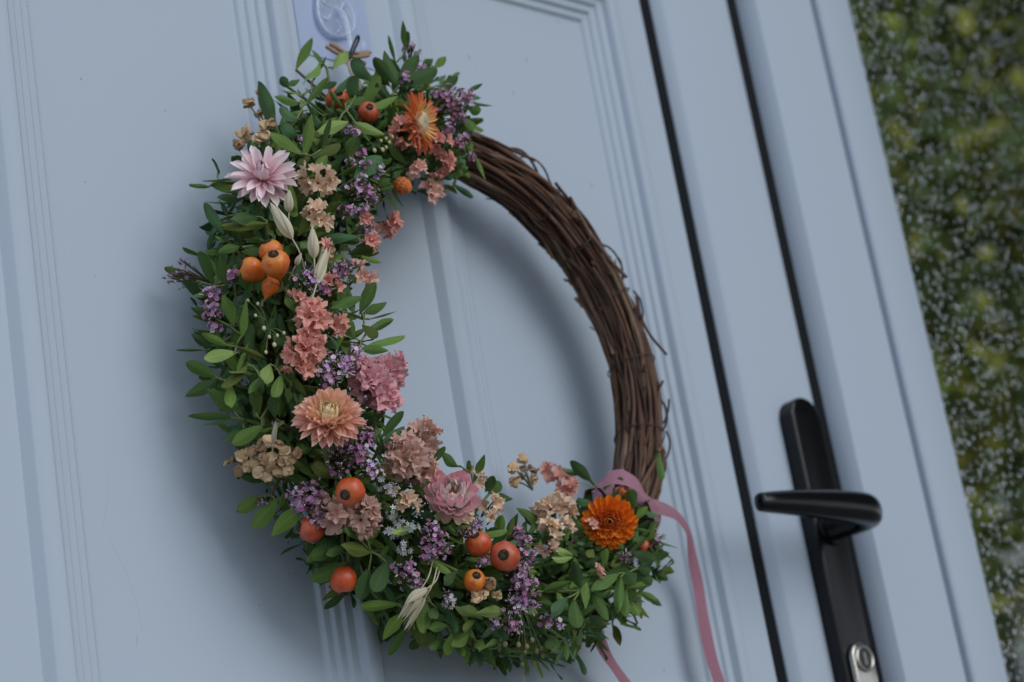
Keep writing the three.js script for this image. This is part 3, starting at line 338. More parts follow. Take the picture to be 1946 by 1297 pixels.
// ----- everlasting strawflowers -----
const PW = (k) => Math.max(0, k);
function petalGeo(c0, c1, c2, pt = 0.5, cup = 0.35, curl = 0.3, hook = 0) {   // base, middle and tip colours
  const mix = (a, b, t) => a.map((v, i) => v + (b[i] - v) * t);
  return grid(4, 7, (u, v) => {
    const x = u - 0.5, w = (0.35 + 0.65 * smooth(0, 0.45, v)) * Math.pow(PW(1 - Math.pow(v, 2.6)), pt) + 0.02;
    const a = curl * v + hook * v * v; return [x * w, v * Math.cos(a * 0.6), v * Math.sin(a * 0.6) * 0.9 + cup * x * x * 4 * w * 0.25];
  }, (u, v) => v < 0.5 ? mix(c0, c1, v * 2) : mix(c1, c2, v * 2 - 1));
}
const petalMat = pmat([1, 1, 1], 0.8, { vertexColors: true, transmission: 0.22, thickness: 0, specularIntensity: 0.7 });
const Pink = { w: [0.92, 0.82, 0.82], p: [0.90, 0.70, 0.72], d: [0.78, 0.42, 0.46] };
const KINDS = {
  pale: { label: 'pale pink strawflower with long open petals', layers: [[15, 1.0, 0.27, -3, 'a'], [14, 1.02, 0.27, 12, 'a'], [11, 0.96, 0.26, 26, 'a'], [9, 0.66, 0.36, 58, 'b'], [9, 0.62, 0.36, 68, 'b'], [8, 0.56, 0.34, 76, 'c']], geos: { a: petalGeo(Pink.d, Pink.p, Pink.w, 0.3, 0.6, 0.12), b: petalGeo([0.70, 0.36, 0.42], [0.85, 0.60, 0.64], [0.88, 0.70, 0.72], 0.3, 0.7, 0.5, 0.3), c: petalGeo([0.8, 0.5, 0.52], [0.85, 0.55, 0.56], [0.80, 0.42, 0.40], 0.3, 0.7, 0.6, 0.4) }, eye: [0.62, 0.36, 0.26], base: 0.14 },
  side: { label: 'orange strawflower turned sideways with pale disc', layers: [[22, 1.0, 0.2, -8, 'a'], [22, 0.95, 0.2, 8, 'a'], [20, 0.75, 0.18, 30, 'b']], geos: { a: petalGeo([0.85, 0.55, 0.18], [0.80, 0.27, 0.09], [0.66, 0.14, 0.06], 0.5, 0.4, 0.2), b: petalGeo([0.88, 0.76, 0.40], [0.88, 0.56, 0.22], [0.80, 0.34, 0.14], 0.5, 0.4, 0.3) }, eye: [0.66, 0.60, 0.42], base: 0.34, disc: 1 },
  peach: { label: 'peach pink strawflower with cream heart', layers: [[24, 1.0, 0.25, -16, 'a'], [24, 1.0, 0.25, -4, 'a'], [22, 0.94, 0.25, 8, 'a'], [20, 0.86, 0.25, 20, 'b', 1.4], [18, 0.74, 0.25, 32, 'b', 2], [18, 0.64, 0.23, 44, 'b', 2.7], [17, 0.50, 0.2, 58, 'c', 2.3], [15, 0.48, 0.18, 66, 'c', 1.7], [12, 0.46, 0.16, 74, 'c', 1.1], [8, 0.44, 0.14, 82, 'c', 0.5]], geos: { a: petalGeo([0.84, 0.42, 0.26], [0.90, 0.54, 0.39], [0.92, 0.60, 0.52], 0.36, 0.6, 0.25), b: petalGeo([0.90, 0.66, 0.42], [0.91, 0.60, 0.40], [0.91, 0.55, 0.41], 0.36, 0.6, 0.5), c: petalGeo([0.90, 0.66, 0.40], [0.92, 0.76, 0.50], [0.92, 0.74, 0.46], 0.34, 0.7, 0.55, 0.3) }, eye: [0.85, 0.60, 0.30], base: 0.14 },
  bud: { label: 'half open pink and cream strawflower bud', layers: [[12, 0.75, 0.4, -30, 'd'], [13, 1.1, 0.46, 12, 'a'], [13, 1.18, 0.46, 26, 'a'], [12, 1.2, 0.42, 40, 'b'], [12, 1.18, 0.36, 52, 'b'], [12, 1.1, 0.28, 62, 'c'], [10, 1.0, 0.24, 71, 'c']], geos: { a: petalGeo([0.90, 0.80, 0.70], [0.94, 0.74, 0.72], [0.88, 0.38, 0.48], 0.3, 0.7, 0.7, 0.2), b: petalGeo([0.92, 0.86, 0.80], [0.95, 0.83, 0.80], [0.89, 0.44, 0.52], 0.3, 0.7, 0.55, 0.2), c: petalGeo([0.92, 0.86, 0.78], [0.94, 0.88, 0.82], [0.92, 0.76, 0.72], 0.3, 0.8, 0.5, 0.2), d: petalGeo([0.70, 0.50, 0.34], [0.74, 0.58, 0.42], [0.70, 0.52, 0.38], 0.35, 0.5, -0.2) }, eye: [0.75, 0.36, 0.12], base: 0.2 },
  orange: { label: 'vivid orange strawflower beside the pink ribbon', layers: [[22, 0.62, 0.25, -6, 'a', 2.5], [22, 0.60, 0.25, 6, 'a', 2.35], [21, 0.56, 0.25, 17, 'a', 2.15], [19, 0.52, 0.24, 27, 'b', 1.95], [17, 0.46, 0.22, 37, 'b', 1.7], [15, 0.42, 0.2, 47, 'b', 1.4], [13, 0.36, 0.18, 57, 'b', 1.1], [10, 0.3, 0.15, 67, 'b', 0.75]], geos: { a: petalGeo([0.66, 0.14, 0.004], [0.84, 0.20, 0.006], [0.90, 0.27, 0.01], 0.3, 0.8, 0.3), b: petalGeo([0.76, 0.16, 0.004], [0.90, 0.25, 0.008], [0.92, 0.36, 0.05], 0.3, 0.8, 0.6) }, eye: [0.10, 0.06, 0.02], base: 0.16 },
};
function strawflower(f) {
  const [, , , r, nx, ny, nz, kind] = f;
  const g = group('strawflower', wreath); g.position.copy(W(f)); g.quaternion.setFromRotationMatrix(dirTo(V(nx, ny, nz).normalize()));
  const R0 = r / 1000 * (kind === 'orange' ? 0.93 : 1);
  if (kind === 'globe') {
    g.userData.label = 'small tight orange globe flower';
    const pg = petalGeo([0.55, 0.12, 0.02], [0.75, 0.20, 0.05], [0.80, 0.30, 0.10], 0.4, 0.7, 0.9, 0.3);
    for (let j = 0; j < 6; j++) { const n = [6, 11, 14, 14, 11, 6][j], e = (-62 + j * 27) * Math.PI / 180; for (let i = 0; i < n; i++) { const a = (i + (j % 2) * 0.5) / n * 6.283, o = mesh('petal', pg, petalMat, g), rad = Math.cos(e) * R0 * 0.82; o.position.set(Math.cos(a) * rad, Math.sin(a) * rad, Math.sin(e) * R0 * 0.85); o.rotation.set(0, 0, a - Math.PI / 2); o.rotateX(Math.PI / 2 + e * 0.55); o.scale.set(R0 * 0.5, R0 * 0.62, R0 * 0.6); } }
    mesh('heart', new THREE.SphereGeometry(R0 * 0.78, 14, 10), mat([0.4, 0.10, 0.02], 0.8), g); return;
  }
  const K = KINDS[kind]; g.userData.label = K.label;
  for (const [n, len, wid, elev, key, out = 1] of K.layers) for (let i = 0; i < n; i++) {
    const a = (i + 0.5 * (elev % 3) + rr(-0.28, 0.28)) / n * 6.283, e = (elev + rr(-1, 1) * (kind === 'pale' ? 9 : kind === 'orange' ? 5 : 7)) * Math.PI / 180, b = out * K.base * R0 * (kind === 'bud' ? 1.4 : 1 - 0.4 * elev / 90), o = mesh('petal', K.geos[key], petalMat, g);
    o.position.set(Math.cos(a) * b, Math.sin(a) * b, (kind === 'bud' ? -0.35 : 0) * R0 + elev / 90 * R0 * (kind === 'orange' ? 0.3 : 0.12)); o.rotation.set(0, 0, a - Math.PI / 2); o.rotateX(e); o.rotateY(rr(-0.38, 0.38)); o.rotateZ(rr(-0.1, 0.1));
    const L = R0 * len * rr(0.84, 1.06); o.scale.set(R0 * wid * rr(0.85, 1.15) * 1.08, L, L * rr(0.7, 1.3));
  }
  if (K.disc) {
    const d = mesh('flower_disc', new THREE.LatheGeometry([[0, 0.3], [0.2, 0.32], [0.36, 0.27], [0.44, 0.12], [0.4, -0.05]].map(p => new THREE.Vector2(p[0] * R0, p[1] * R0)), 24).rotateX(Math.PI / 2), mat([0.60, 0.52, 0.36], 0.8), g);
    const fl = []; for (let i = 0; i < 220; i++) { const q = Math.sqrt(i / 220) * 0.44, a = i * 2.39996, h = new THREE.ConeGeometry(R0 * 0.022, R0 * 0.13, 5); h.rotateX(Math.PI / 2); h.translate(Math.cos(a) * q * R0, Math.sin(a) * q * R0, R0 * (0.33 - q * q * 0.9)); fl.push(tint(h, q > 0.33 ? [0.8, 0.74, 0.55] : q > 0.2 ? [0.36, 0.28, 0.28] : [0.62, 0.56, 0.4])); }
    const s = mesh('disc_florets', mergeGeometries(fl), mat([1, 1, 1], 0.8, { vertexColors: true }), d); s.userData.kind = 'stuff';
  } else {
    const fl = []; for (let i = 0; i < 60; i++) { const q = Math.sqrt(i / 60) * (kind === 'peach' ? 0.26 : 0.17), a = i * 2.39996, h = new THREE.ConeGeometry(R0 * 0.02, R0 * 0.16, 5); h.rotateX(Math.PI / 2); h.translate(Math.cos(a) * q * R0, Math.sin(a) * q * R0, R0 * (kind === 'orange' ? 0.06 : kind === 'bud' ? 0.45 : kind === 'peach' ? 0.44 : 0.3)); fl.push(h); }
    const s = mesh('flower_heart', mergeGeometries(fl), mat(K.eye, 0.8), g); s.userData.kind = 'stuff';
  }
  mesh('stem', tube([V(0, 0, -R0 * 0.1), V(R0 * 0.1, 0, -R0 * 0.7), V(0, 0, -R0 * 1.2)], 0.0012, 8, 6), stemMat[0], g);
}
STRAW.forEach(strawflower);

// ----- orange hips -----
const hipTex = canvasTex(256, 256, (c, w, h) => { c.fillStyle = '#f0e8e0'; c.fillRect(0, 0, w, h); for (let i = 0; i < 700; i++) { c.fillStyle = ['rgba(255,235,170,0.16)', 'rgba(190,120,90,0.12)', 'rgba(255,255,255,0.15)'][i % 3]; c.beginPath(); c.ellipse(rnd() * w, rnd() * h, 2 + rnd() * 10, 3 + rnd() * 16, 0, 0, 7); c.fill(); } for (let i = 0; i < 60; i++) { c.fillStyle = `rgba(90,40,20,${rnd() * 0.35})`; c.fillRect(rnd() * w, rnd() * h, 1 + rnd() * 2, 1 + rnd() * 2); } });
const hipMats = [[0.60, 0.095, 0.022], [0.70, 0.17, 0.016], [0.52, 0.085, 0.03]].map(c => pmat(c, 0.42, { map: hipTex, bumpMap: hipTex, bumpScale: 0.0004, vertexColors: true, clearcoat: 0.15, clearcoatRoughness: 0.35 })), calyxMat = mat([0.035, 0.022, 0.016], 0.9), pithMat = mat([0.14, 0.075, 0.035], 0.95), hipShape = [
  [[0, -0.98], [0.3, -0.95], [0.62, -0.78], [0.88, -0.45], [1, -0.02], [0.93, 0.42], [0.7, 0.76], [0.44, 0.92], [0.3, 0.93], [0, 0.88]],
  [[0.06, -1.55], [0.14, -1.4], [0.4, -1.05], [0.74, -0.6], [0.97, -0.08], [0.97, 0.35], [0.74, 0.72], [0.46, 0.88], [0.3, 0.9], [0, 0.84]]];
HIPS.forEach((f, i) => {
  const g = group('rose_hip', wreath), r = f[3] / 1000, kind = f[7]; g.position.copy(W(f)); g.quaternion.setFromRotationMatrix(dirTo(V(f[4], f[5], f[6]).normalize()));
  const body = new THREE.LatheGeometry(new THREE.SplineCurve(hipShape[kind].map(([a, b]) => new THREE.Vector2(a * r, b * r))).getPoints(28), 30); body.rotateX(Math.PI / 2);
  { const p = body.attributes.position; for (let q = 0; q < p.count; q++) { const a = Math.atan2(p.getY(q), p.getX(q)), k = 1 + 0.018 * Math.sin(5 * a + i) + 0.035 * Math.sin(2 * a + i * 2) + 0.01 * Math.sin(11 * a + i * 3 + p.getZ(q) / r * 2); p.setX(q, p.getX(q) * k); p.setY(q, p.getY(q) * k); } body.computeVertexNormals();
    const col = new Float32Array(p.count * 3), sd = rr(0, 6); for (let q = 0; q < p.count; q++) { const h = p.getZ(q) / r, a = Math.atan2(p.getY(q), p.getX(q)), ripe = smooth(0.35, 0.9, h + 0.16 * Math.sin(3 * a + sd)) * 0.8 + (kind ? 0.35 * smooth(0.2, 1, Math.sin(a + sd)) : 0); col.set([1 + 0.05 * ripe, 1 + 0.55 * ripe, 1 + 0.7 * ripe], q * 3); } body.setAttribute('color', new THREE.BufferAttribute(col, 3)); }
  mesh('hip_body', body, hipMats[kind ? 1 : i % 3 === 2 ? 2 : 0], g);
  const cg = [], ring = new THREE.TorusGeometry(r * 0.3, r * 0.085, 6, 18); ring.translate(0, 0, r * 0.92); cg.push(ring.toNonIndexed());
  for (let k = 0; k < 15; k++) { const c = new THREE.ConeGeometry(r * rr(0.06, 0.12), r * rr(0.25, 0.55), 5); c.translate(0, r * 0.1, 0); c.rotateX(Math.PI / 2 + rr(-0.9, 0.5)); const a = k / 15 * 6.283 + rr(-0.2, 0.2), qd = rr(0.16, 0.34); c.rotateZ(a); c.translate(Math.cos(a) * r * qd, Math.sin(a) * r * qd, r * 0.92); cg.push(c.toNonIndexed()); }
  const cal = mesh('calyx', mergeGeometries(cg), calyxMat, g), pith = []; for (let k = 0; k < 14; k++) { const q = new THREE.SphereGeometry(r * rr(0.05, 0.1), 6, 5), a = k * 2.4, d = Math.sqrt(k / 14) * 0.24 * r; q.translate(Math.cos(a) * d, Math.sin(a) * d, r * rr(0.92, 0.98)); pith.push(q); }
  mesh('dry_stamens', mergeGeometries(pith), pithMat, cal);
  const tail = kind ? -1.5 : -0.95; mesh('stem', tube([V(0, 0, tail * r), V(0, r * 0.2, (tail - 0.4) * r), V(0, r * 0.1, (tail - 0.9) * r)], 0.0009, 6, 5), stemMat[1], g);
});

// ----- papery statice -----
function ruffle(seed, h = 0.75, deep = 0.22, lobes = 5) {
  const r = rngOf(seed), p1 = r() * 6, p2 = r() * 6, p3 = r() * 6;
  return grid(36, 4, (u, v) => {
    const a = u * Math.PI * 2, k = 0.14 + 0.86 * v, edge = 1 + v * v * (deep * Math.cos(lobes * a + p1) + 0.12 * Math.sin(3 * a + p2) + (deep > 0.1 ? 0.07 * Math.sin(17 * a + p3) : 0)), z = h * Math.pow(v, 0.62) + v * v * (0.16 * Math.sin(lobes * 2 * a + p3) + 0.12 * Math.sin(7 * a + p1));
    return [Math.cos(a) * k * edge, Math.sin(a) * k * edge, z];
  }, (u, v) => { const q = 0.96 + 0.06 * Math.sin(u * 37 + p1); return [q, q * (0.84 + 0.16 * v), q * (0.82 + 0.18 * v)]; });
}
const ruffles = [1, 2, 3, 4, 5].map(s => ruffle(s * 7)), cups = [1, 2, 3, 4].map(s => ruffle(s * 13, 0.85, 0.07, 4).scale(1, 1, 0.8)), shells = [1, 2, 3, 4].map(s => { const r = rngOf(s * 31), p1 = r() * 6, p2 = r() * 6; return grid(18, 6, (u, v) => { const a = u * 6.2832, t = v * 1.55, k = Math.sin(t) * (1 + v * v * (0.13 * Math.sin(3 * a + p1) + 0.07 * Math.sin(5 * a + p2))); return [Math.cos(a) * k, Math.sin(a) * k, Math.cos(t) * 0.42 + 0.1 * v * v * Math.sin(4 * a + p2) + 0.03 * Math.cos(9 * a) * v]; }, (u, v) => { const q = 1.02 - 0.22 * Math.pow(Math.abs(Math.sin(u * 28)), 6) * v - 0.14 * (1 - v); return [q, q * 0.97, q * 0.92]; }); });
const STAT = [[0.74, 0.37, 0.30], [0.78, 0.48, 0.39], [0.74, 0.40, 0.43], [0.74, 0.56, 0.39], [0.62, 0.41, 0.33]].map(c => [0.85, 1, 1.15].map(k => pmat(c.map(v => Math.min(0.92, v * k * 1.12)), 0.9, { vertexColors: true, transmission: 0.3, thickness: 0, sheen: 0.2, sheenRoughness: 0.6 })));
const statStem = pmat([0.12, 0.16, 0.06], 0.7);
STATICE.forEach((f, i) => {
  const g = group('statice_cluster', wreath), c = W(f), r = f[3] / 1000 * 1.12, n = Math.max(2, Math.round(r * r * 1e6 * 0.13)), o = facing(c, 0.45), base = c.clone().addScaledVector(o, -r * 1.3); base.z = Math.max(0.02, base.z);
  for (let k = 0; k < n; k++) {
    const d = o.clone().multiplyScalar(rr(0.1, 0.9)).add(V(rr(-1, 1), rr(-1, 1), rr(-1, 1)).multiplyScalar(0.85)).normalize(), p = c.clone().addScaledVector(d, r * rr(0.25, 0.75)), s = Math.min(0.0062, Math.max(0.003, r * 0.55)) * rr(0.75, 1.15);
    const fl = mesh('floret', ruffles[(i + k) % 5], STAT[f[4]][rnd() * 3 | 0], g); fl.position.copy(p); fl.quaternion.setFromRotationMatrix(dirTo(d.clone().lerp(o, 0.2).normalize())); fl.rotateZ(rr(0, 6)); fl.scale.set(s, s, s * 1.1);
    if (k % 2 === 0) mesh('stalk', tube([base, base.clone().lerp(p, 0.6).addScaledVector(o, 0.001), p], 0.0006, 5, 4), statStem, g);
  }
});

// ----- dried tan bracts -----
const TANM = [[0.60, 0.42, 0.24], [0.50, 0.34, 0.19], [0.70, 0.51, 0.31], [0.38, 0.235, 0.13]].map(c => pmat(c, 0.75, { vertexColors: true }));
const tanGroups = [[0, 10], [10, 31], [31, 38], [38, 43]];
for (const [a, b] of tanGroups) {
  const g = group('dried_bract_cluster', wreath), ctr = V(0, 0, 0); for (let i = a; i < b; i++) ctr.add(W(TAN[i])); ctr.multiplyScalar(1 / (b - a)); const root = ctr.clone().addScaledVector(outward(ctr), -0.012); root.z = Math.max(0.02, root.z);
  for (let i = a; i < b; i++) {
    const p = W(TAN[i]), r = TAN[i][3] / 1000, o = facing(p, 0.5);
    for (let k = 0; k < 3; k++) {
      const d = o.clone().add(p.clone().sub(ctr).multiplyScalar(30)).add(V(rr(-1, 1), rr(-1, 1), rr(-0.5, 0.6)).multiplyScalar(k ? 1.5 : 0.9)).normalize(), q = p.clone().addScaledVector(d, k ? -r * 0.3 : 0);
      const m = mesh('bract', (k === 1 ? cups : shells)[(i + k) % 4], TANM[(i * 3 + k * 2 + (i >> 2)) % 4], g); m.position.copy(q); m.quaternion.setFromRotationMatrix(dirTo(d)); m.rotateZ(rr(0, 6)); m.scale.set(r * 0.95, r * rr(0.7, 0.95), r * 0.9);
    }
    mesh('stalk', tube([root, root.clone().lerp(p, 0.5).addScaledVector(o, 0.001), p], 0.0006, 5, 4), stemMat[1], g);
  }
}

// ----- small purple blossom sprays -----
function starGeo(n, wide, notch) {
  const gs = []; for (let i = 0; i < n; i++) { const g = grid(2, 3, (u, v) => [(u - 0.5) * wide * Math.sin(Math.PI * (0.12 + v * notch)), v, 0.25 * v * v + 0.15 * Math.abs(u - 0.5)]); g.rotateZ(i / n * 6.283); gs.push(g); }
  return mergeGeometries(gs);
}
const bloom = starGeo(5, 0.95, 0.72), star = starGeo(5, 0.42, 0.86), budG = new THREE.SphereGeometry(1, 6, 5).scale(0.32, 0.32, 1.0);
budG.deleteAttribute('uv'); bloom.deleteAttribute('uv'); star.deleteAttribute('uv'); const eyeG = new THREE.SphereGeometry(0.2, 6, 4); eyeG.deleteAttribute('uv'); eyeG.translate(0, 0, 0.08);
const vmat = pmat([1, 1, 1], 0.6, { vertexColors: true });
const PUR = [[[0.36, 0.17, 0.32], [0.44, 0.24, 0.40], [0.28, 0.12, 0.23], [0.56, 0.40, 0.53], [0.44, 0.15, 0.31], [0.20, 0.09, 0.15]], [[0.48, 0.28, 0.50], [0.60, 0.46, 0.60], [0.40, 0.18, 0.42], [0.64, 0.56, 0.62]], [[0.19, 0.085, 0.18], [0.26, 0.12, 0.25], [0.15, 0.07, 0.12], [0.33, 0.18, 0.34]], [[0.42, 0.43, 0.42], [0.52, 0.53, 0.51], [0.30, 0.31, 0.30]]];
PURPLE.forEach((f, i) => {
  const kind = f[4], g = group(kind === 3 ? 'white_star_spray' : 'purple_blossom_spray', wreath), c = W(f), r = f[3] / 1000 * 1.15, o = facing(c, 0.35), n = Math.round(Math.min(120, 6 + r * r * 1e6 * (kind === 2 ? 0.5 : kind === 3 ? 0.34 : 1.0))), bl = [], bd = [], st = [], root = c.clone().addScaledVector(o, -r * 1.2 - 0.004); root.z = Math.max(0.02, root.z);
  for (let k = 0; k < n; k++) {
    const d = o.clone().multiplyScalar(rr(-0.1, 0.9)).add(V(rr(-1, 1), rr(-1, 1), rr(-1, 1)).multiplyScalar(0.9)).normalize(), p = c.clone().addScaledVector(d, r * rr(0.3, 1.0)); p.z = Math.max(0.012, p.z);
    const cl = PUR[kind][rnd() * PUR[kind].length | 0].map(v => v * rr(0.85, 1.15)), m = dirTo(d.clone().lerp(o, rr(0, 0.6)).normalize()).setPosition(p), open = rnd() < (kind === 2 ? 0.22 : kind === 1 ? 0.34 : 0.5);
    const s = kind === 3 ? rr(0.0014, 0.0021) : rr(0.0009, 0.0016);
    if (open || kind === 3) { const q = (kind === 3 ? star : bloom).clone().scale(s, s, s).applyMatrix4(m); bl.push(tint(q, cl)); if (rnd() < 0.5) bl.push(tint(eyeG.clone().scale(s, s, s).applyMatrix4(m), kind === 3 ? [0.2, 0.2, 0.16] : [0.5, 0.3, 0.1])); }
    else { const q = budG.clone().scale(s * 0.8, s * 0.8, s * 1.1).applyMatrix4(m); bd.push(tint(q, rnd() < 0.35 ? [0.60, 0.50, 0.55] : rnd() < 0.3 ? [0.16, 0.10, 0.10] : cl)); }
    if (k % 2 === 0) st.push(tube([root, root.clone().lerp(p, 0.6).addScaledVector(o, 0.0008), p], 0.00035, 4, 3));
  }
  if (bl.length) mesh('blossoms', mergeGeometries(bl), vmat, g).userData.kind = 'stuff';
  if (bd.length) mesh('buds', mergeGeometries(bd), vmat, g).userData.kind = 'stuff';
  mesh('stalks', mergeGeometries(st), stemMat[kind === 2 ? 1 : 0], g).userData.kind = 'stuff';
});

// ----- oat spikelets -----
const glume = grid(6, 9, (u, v) => { const w = Math.pow(Math.sin(Math.PI * Math.min(1, 0.06 + 0.94 * Math.pow(v, 0.72))), 0.9), a = (u - 0.5) * 2.2; return [Math.sin(a) * w * 0.5, v, Math.cos(a) * w * 0.42 - 0.1]; });
const oatM = [[0.52, 0.47, 0.32], [0.44, 0.39, 0.26]].map(c => pmat(c, 0.55));
OATS.forEach((f, i) => {
  const g = group('oat_spikelet', wreath), B = W(f), T = W(f, 3), d = T.clone().sub(B), L = d.length(), w = f[6] / 1000; d.normalize();
  for (let k = 0; k < 3; k++) {
    const n = VIEW.clone().add(V(rr(-0.3, 0.3), rr(-0.3, 0.3), 0)).applyAxisAngle(d, [0, 1.5, -1.6][k]).normalize(), dd = d.clone().addScaledVector(n, [0.04, 0.1, 0.1][k]).normalize(), s = dd.clone().cross(n).normalize(), o = mesh('glume', glume, oatM[k % 2], g);
    o.quaternion.setFromRotationMatrix(new THREE.Matrix4().makeBasis(s, dd, s.clone().cross(dd))); o.scale.set(w * (k ? 1 : 1.35), L * rr(0.9, 1.05), w); o.position.copy(B);
  }
  const root = B.clone().addScaledVector(d, -L * 0.7).addScaledVector(outward(B), -0.008); mesh('stem', tube([B, B.clone().lerp(root, 0.5).addScaledVector(outward(B), 0.003), root], 0.0005, 8, 4), oatM[0], g);
});

// ----- tiny pale seed buds on threads -----
{
  const sets = [[0, 9, [0.46, 0.46, 0.28]], [9, 16, [0.40, 0.40, 0.16]], [16, 27, [0.22, 0.20, 0.09]]];
  for (const [a, b, col] of sets) {
    const g = group('seed_bud_spray', wreath), ctr = V(0, 0, 0); for (let i = a; i < b; i++) ctr.add(W(SEEDS[i])); ctr.multiplyScalar(1 / (b - a)); const root = a === 16 ? W(SEEDS[16]).add(V(0, 0.025, 0)) : ctr.clone().addScaledVector(outward(ctr), -0.01), m = pmat(col, 0.6), th = [];
    for (let i = a; i < b; i++) { const p = W(SEEDS[i]), r = SEEDS[i][3] / 1000, s = mesh('seed_bud', new THREE.SphereGeometry(r * 0.85, 10, 8).scale(1, 1.15, 0.8), m, g); s.position.copy(p); th.push(tube([root, root.clone().lerp(p, 0.55).add(V(rr(-0.002, 0.002), 0.002, 0.001)), p], 0.00028, 8, 4)); }
    mesh('threads', mergeGeometries(th), statStem, g);
  }
}

// ---------- velvet ribbon ----------
{
  const rib = tag(group('ribbon'), 'dusty pink velvet ribbon looped round the twig ring with two trailing tails', 'ribbon'); const O = V(0.1, -0.095, 0.0); rib.position.copy(O);
  const weave = canvasTex(256, 256, (c, w, h) => { c.fillStyle = '#d0d0d0'; c.fillRect(0, 0, w, h); for (let i = 0; i < 9000; i++) { const g = 150 + rnd() * 105 | 0; c.fillStyle = `rgb(${g},${g},${g})`; c.fillRect(rnd() * w, rnd() * h, 1, 2 + rnd() * 3); } c.fillStyle = 'rgba(255,255,255,0.5)'; c.fillRect(0, 0, 10, h); c.fillRect(w - 10, 0, 10, h); }); weave.repeat.set(1, 12);
  const velvet = pmat([0.50, 0.23, 0.30], 0.9, { map: weave, bumpMap: weave, bumpScale: 0.0002, sheen: 0.5, sheenRoughness: 0.5, sheenColor: lin(0.6, 0.36, 0.46) });
  const Pm = a => V(a[0] / 1000, a[1] / 1000, a[2] / 1000).sub(O);
  function strip(name, pts, width, normal, twist) {
    const cv = new THREE.CatmullRomCurve3(pts), n = 70;
    const g = grid(6, n, (u, v) => { const c = cv.getPoint(v), d = cv.getTangent(v), N = normal(v), s = d.clone().cross(N).normalize().applyAxisAngle(d, twist(v)), q = s.clone().cross(d), x = u - 0.5; return c.addScaledVector(s, x * width).addScaledVector(q, 0.0006 * Math.cos(x * 3) + 0.0005 * Math.sin(v * 31) * x).toArray(); });
    mesh(name, g, velvet, rib);
  }
  const blend = (a, b) => v => a.clone().lerp(b, v).normalize();
  strip('loop', RIBBON.loop.map(Pm), 0.0145, blend(V(-0.45, 0.75, 0.5), V(0.45, 0.1, 0.9)), v => 0.1 * Math.sin(v * 5));
  strip('tail', RIBBON.tailA.map(Pm), 0.0105, blend(V(-0.2, 0.55, 0.8), V(-0.1, 0, 1)), v => 0.45 * Math.sin(v * 6.5) * (1 - v));
  strip('tail', RIBBON.tailB.map(Pm), 0.0105, blend(V(-0.4, 0, 0.9), V(-0.2, 0.1, 1)), v => 0.4 * Math.sin(v * 5 + 1));
  const kn = []; for (let i = 0; i < 12; i++) { const a = i / 12 * 6.283, q = ringPt(-40 * Math.PI / 180, 0.0225, a).add(V(RC.x, RC.y, 0)).sub(O); kn.push(q); }
  { const cv = new THREE.CatmullRomCurve3(kn, true); const cc = ringPt(-40 * Math.PI / 180).add(V(RC.x, RC.y, 0)).sub(O), tan = V(Math.sin(40 * Math.PI / 180), Math.cos(40 * Math.PI / 180), 0); mesh('wrap', grid(4, 40, (u, v) => cv.getPoint(v).addScaledVector(tan, (u - 0.5) * 0.0095).toArray()), velvet, rib); }
}

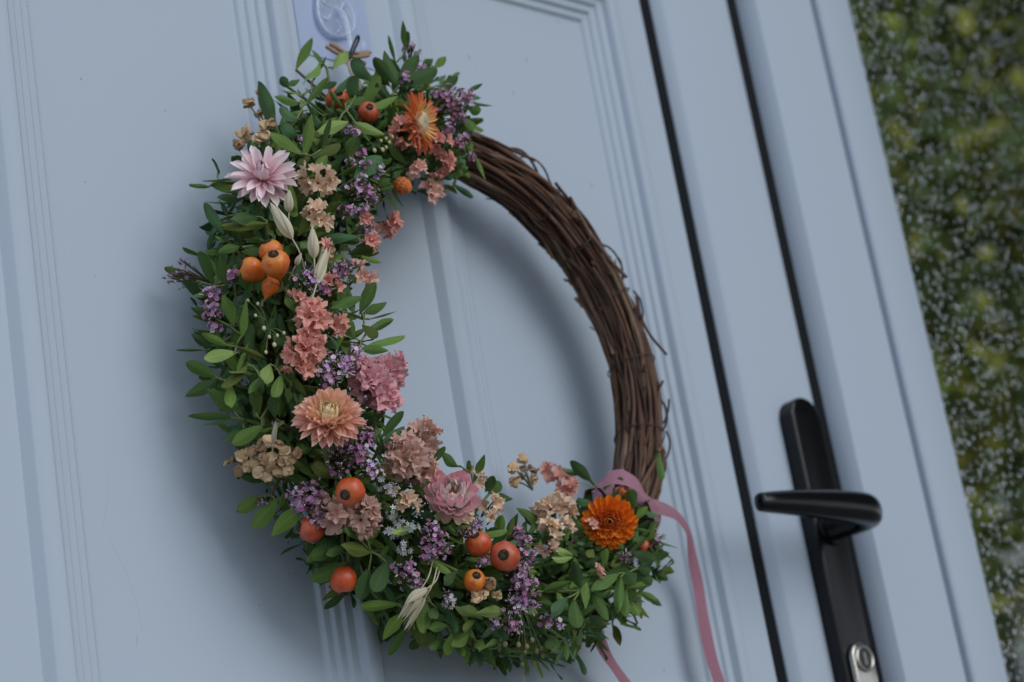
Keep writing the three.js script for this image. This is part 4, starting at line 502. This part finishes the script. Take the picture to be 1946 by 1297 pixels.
// ---------- hook and hanging twine ----------
{
  const hk = tag(group('adhesive_hook'), 'clear plastic adhesive wall hook stuck on the door above the wreath', 'hook'); hk.position.set(-0.028, 0.225, 0);
  const film = pmat([0.52, 0.61, 0.80], 0.3, { transmission: 0.35, thickness: 0 });
  mesh('adhesive_pad', box(-0.029, 0.029, -0.028, 0.032, 0.0002, 0.0008), film, hk);
  const clear = pmat([0.86, 0.90, 0.96], 0.12, { transmission: 0.75, thickness: 0, ior: 1.47 });
  const sh = new THREE.Shape(); for (let i = 0; i <= 40; i++) { const a = i / 40 * 6.283, k = 1 + 0.07 * Math.cos(3 * a + 0.6), x = Math.cos(a) * 0.0135 * k, y = Math.sin(a) * 0.0165 * k; i ? sh.lineTo(x, y) : sh.moveTo(x, y); }
  mesh('hook_base', new THREE.ExtrudeGeometry(sh, { depth: 0.0012, bevelThickness: 0.0012, bevelSize: 0.0016, bevelSegments: 4 }), clear, hk).position.set(0, 0.004, 0.002);
  mesh('hook_rim', tube(Array.from({ length: 24 }, (_, i) => { const a = i / 24 * 6.283, k = 1 + 0.07 * Math.cos(3 * a + 0.6); return V(Math.cos(a) * 0.0142 * k, 0.004 + Math.sin(a) * 0.0172 * k, 0.0042); }), 0.0011, 90, 8, true), clear, hk);
  for (let k = 0; k < 6; k++) { const a = k / 6 * 6.283 + 0.4; mesh('hook_rib', tube([V(Math.cos(a) * 0.0045, 0.004 + Math.sin(a) * 0.0055, 0.0046), V(Math.cos(a + 0.25) * 0.009, 0.004 + Math.sin(a + 0.25) * 0.011, 0.0052), V(Math.cos(a) * 0.0125, 0.004 + Math.sin(a) * 0.015, 0.0046)], 0.0009, 10, 7), clear, hk); }
  mesh('hook_prong', tube([V(0.001, 0.007, 0.004), V(0.0015, 0.0, 0.010), V(0.001, -0.012, 0.0125), V(0, -0.026, 0.014), V(-0.001, -0.034, 0.018), V(-0.001, -0.033, 0.025), V(-0.001, -0.027, 0.027)], 0.0019, 40, 10), clear, hk);
  const jute = mat([0.30, 0.20, 0.12], 0.95), pale = mat([0.42, 0.34, 0.29], 0.95), tw = group('hanging_twine', wreath);
  mesh('knot', tube(TWINE.knot.map(a => W(a)), 0.0015, 24, 7), jute, tw);
  mesh('cord', tube(TWINE.down.map(a => W(a)).concat([ringPt(103 * Math.PI / 180, 0.01, 1.3)]), 0.0017, 24, 7), pale, tw);
  mesh('cord', tube([V(-0.036, 0.186, 0.028), V(-0.029, 0.189, 0.029), V(-0.0235, 0.193, 0.024), V(-0.026, 0.196, 0.014), V(-0.034, 0.195, 0.013), V(-0.036, 0.191, 0.022), V(-0.030, 0.187, 0.030), V(-0.041, 0.184, 0.029), V(-0.050, 0.186, 0.026), V(-0.056, 0.191, 0.023)].map(p => p.sub(V(RC.x, RC.y, 0))), 0.0013, 50, 6), jute, tw);
  mesh('wire_loop', tube(TWINE.wire.map(a => W(a)), 0.0008, 40, 6, true), mat([0.03, 0.032, 0.03], 0.5), tw);
}
renderer.render(scene, camera);
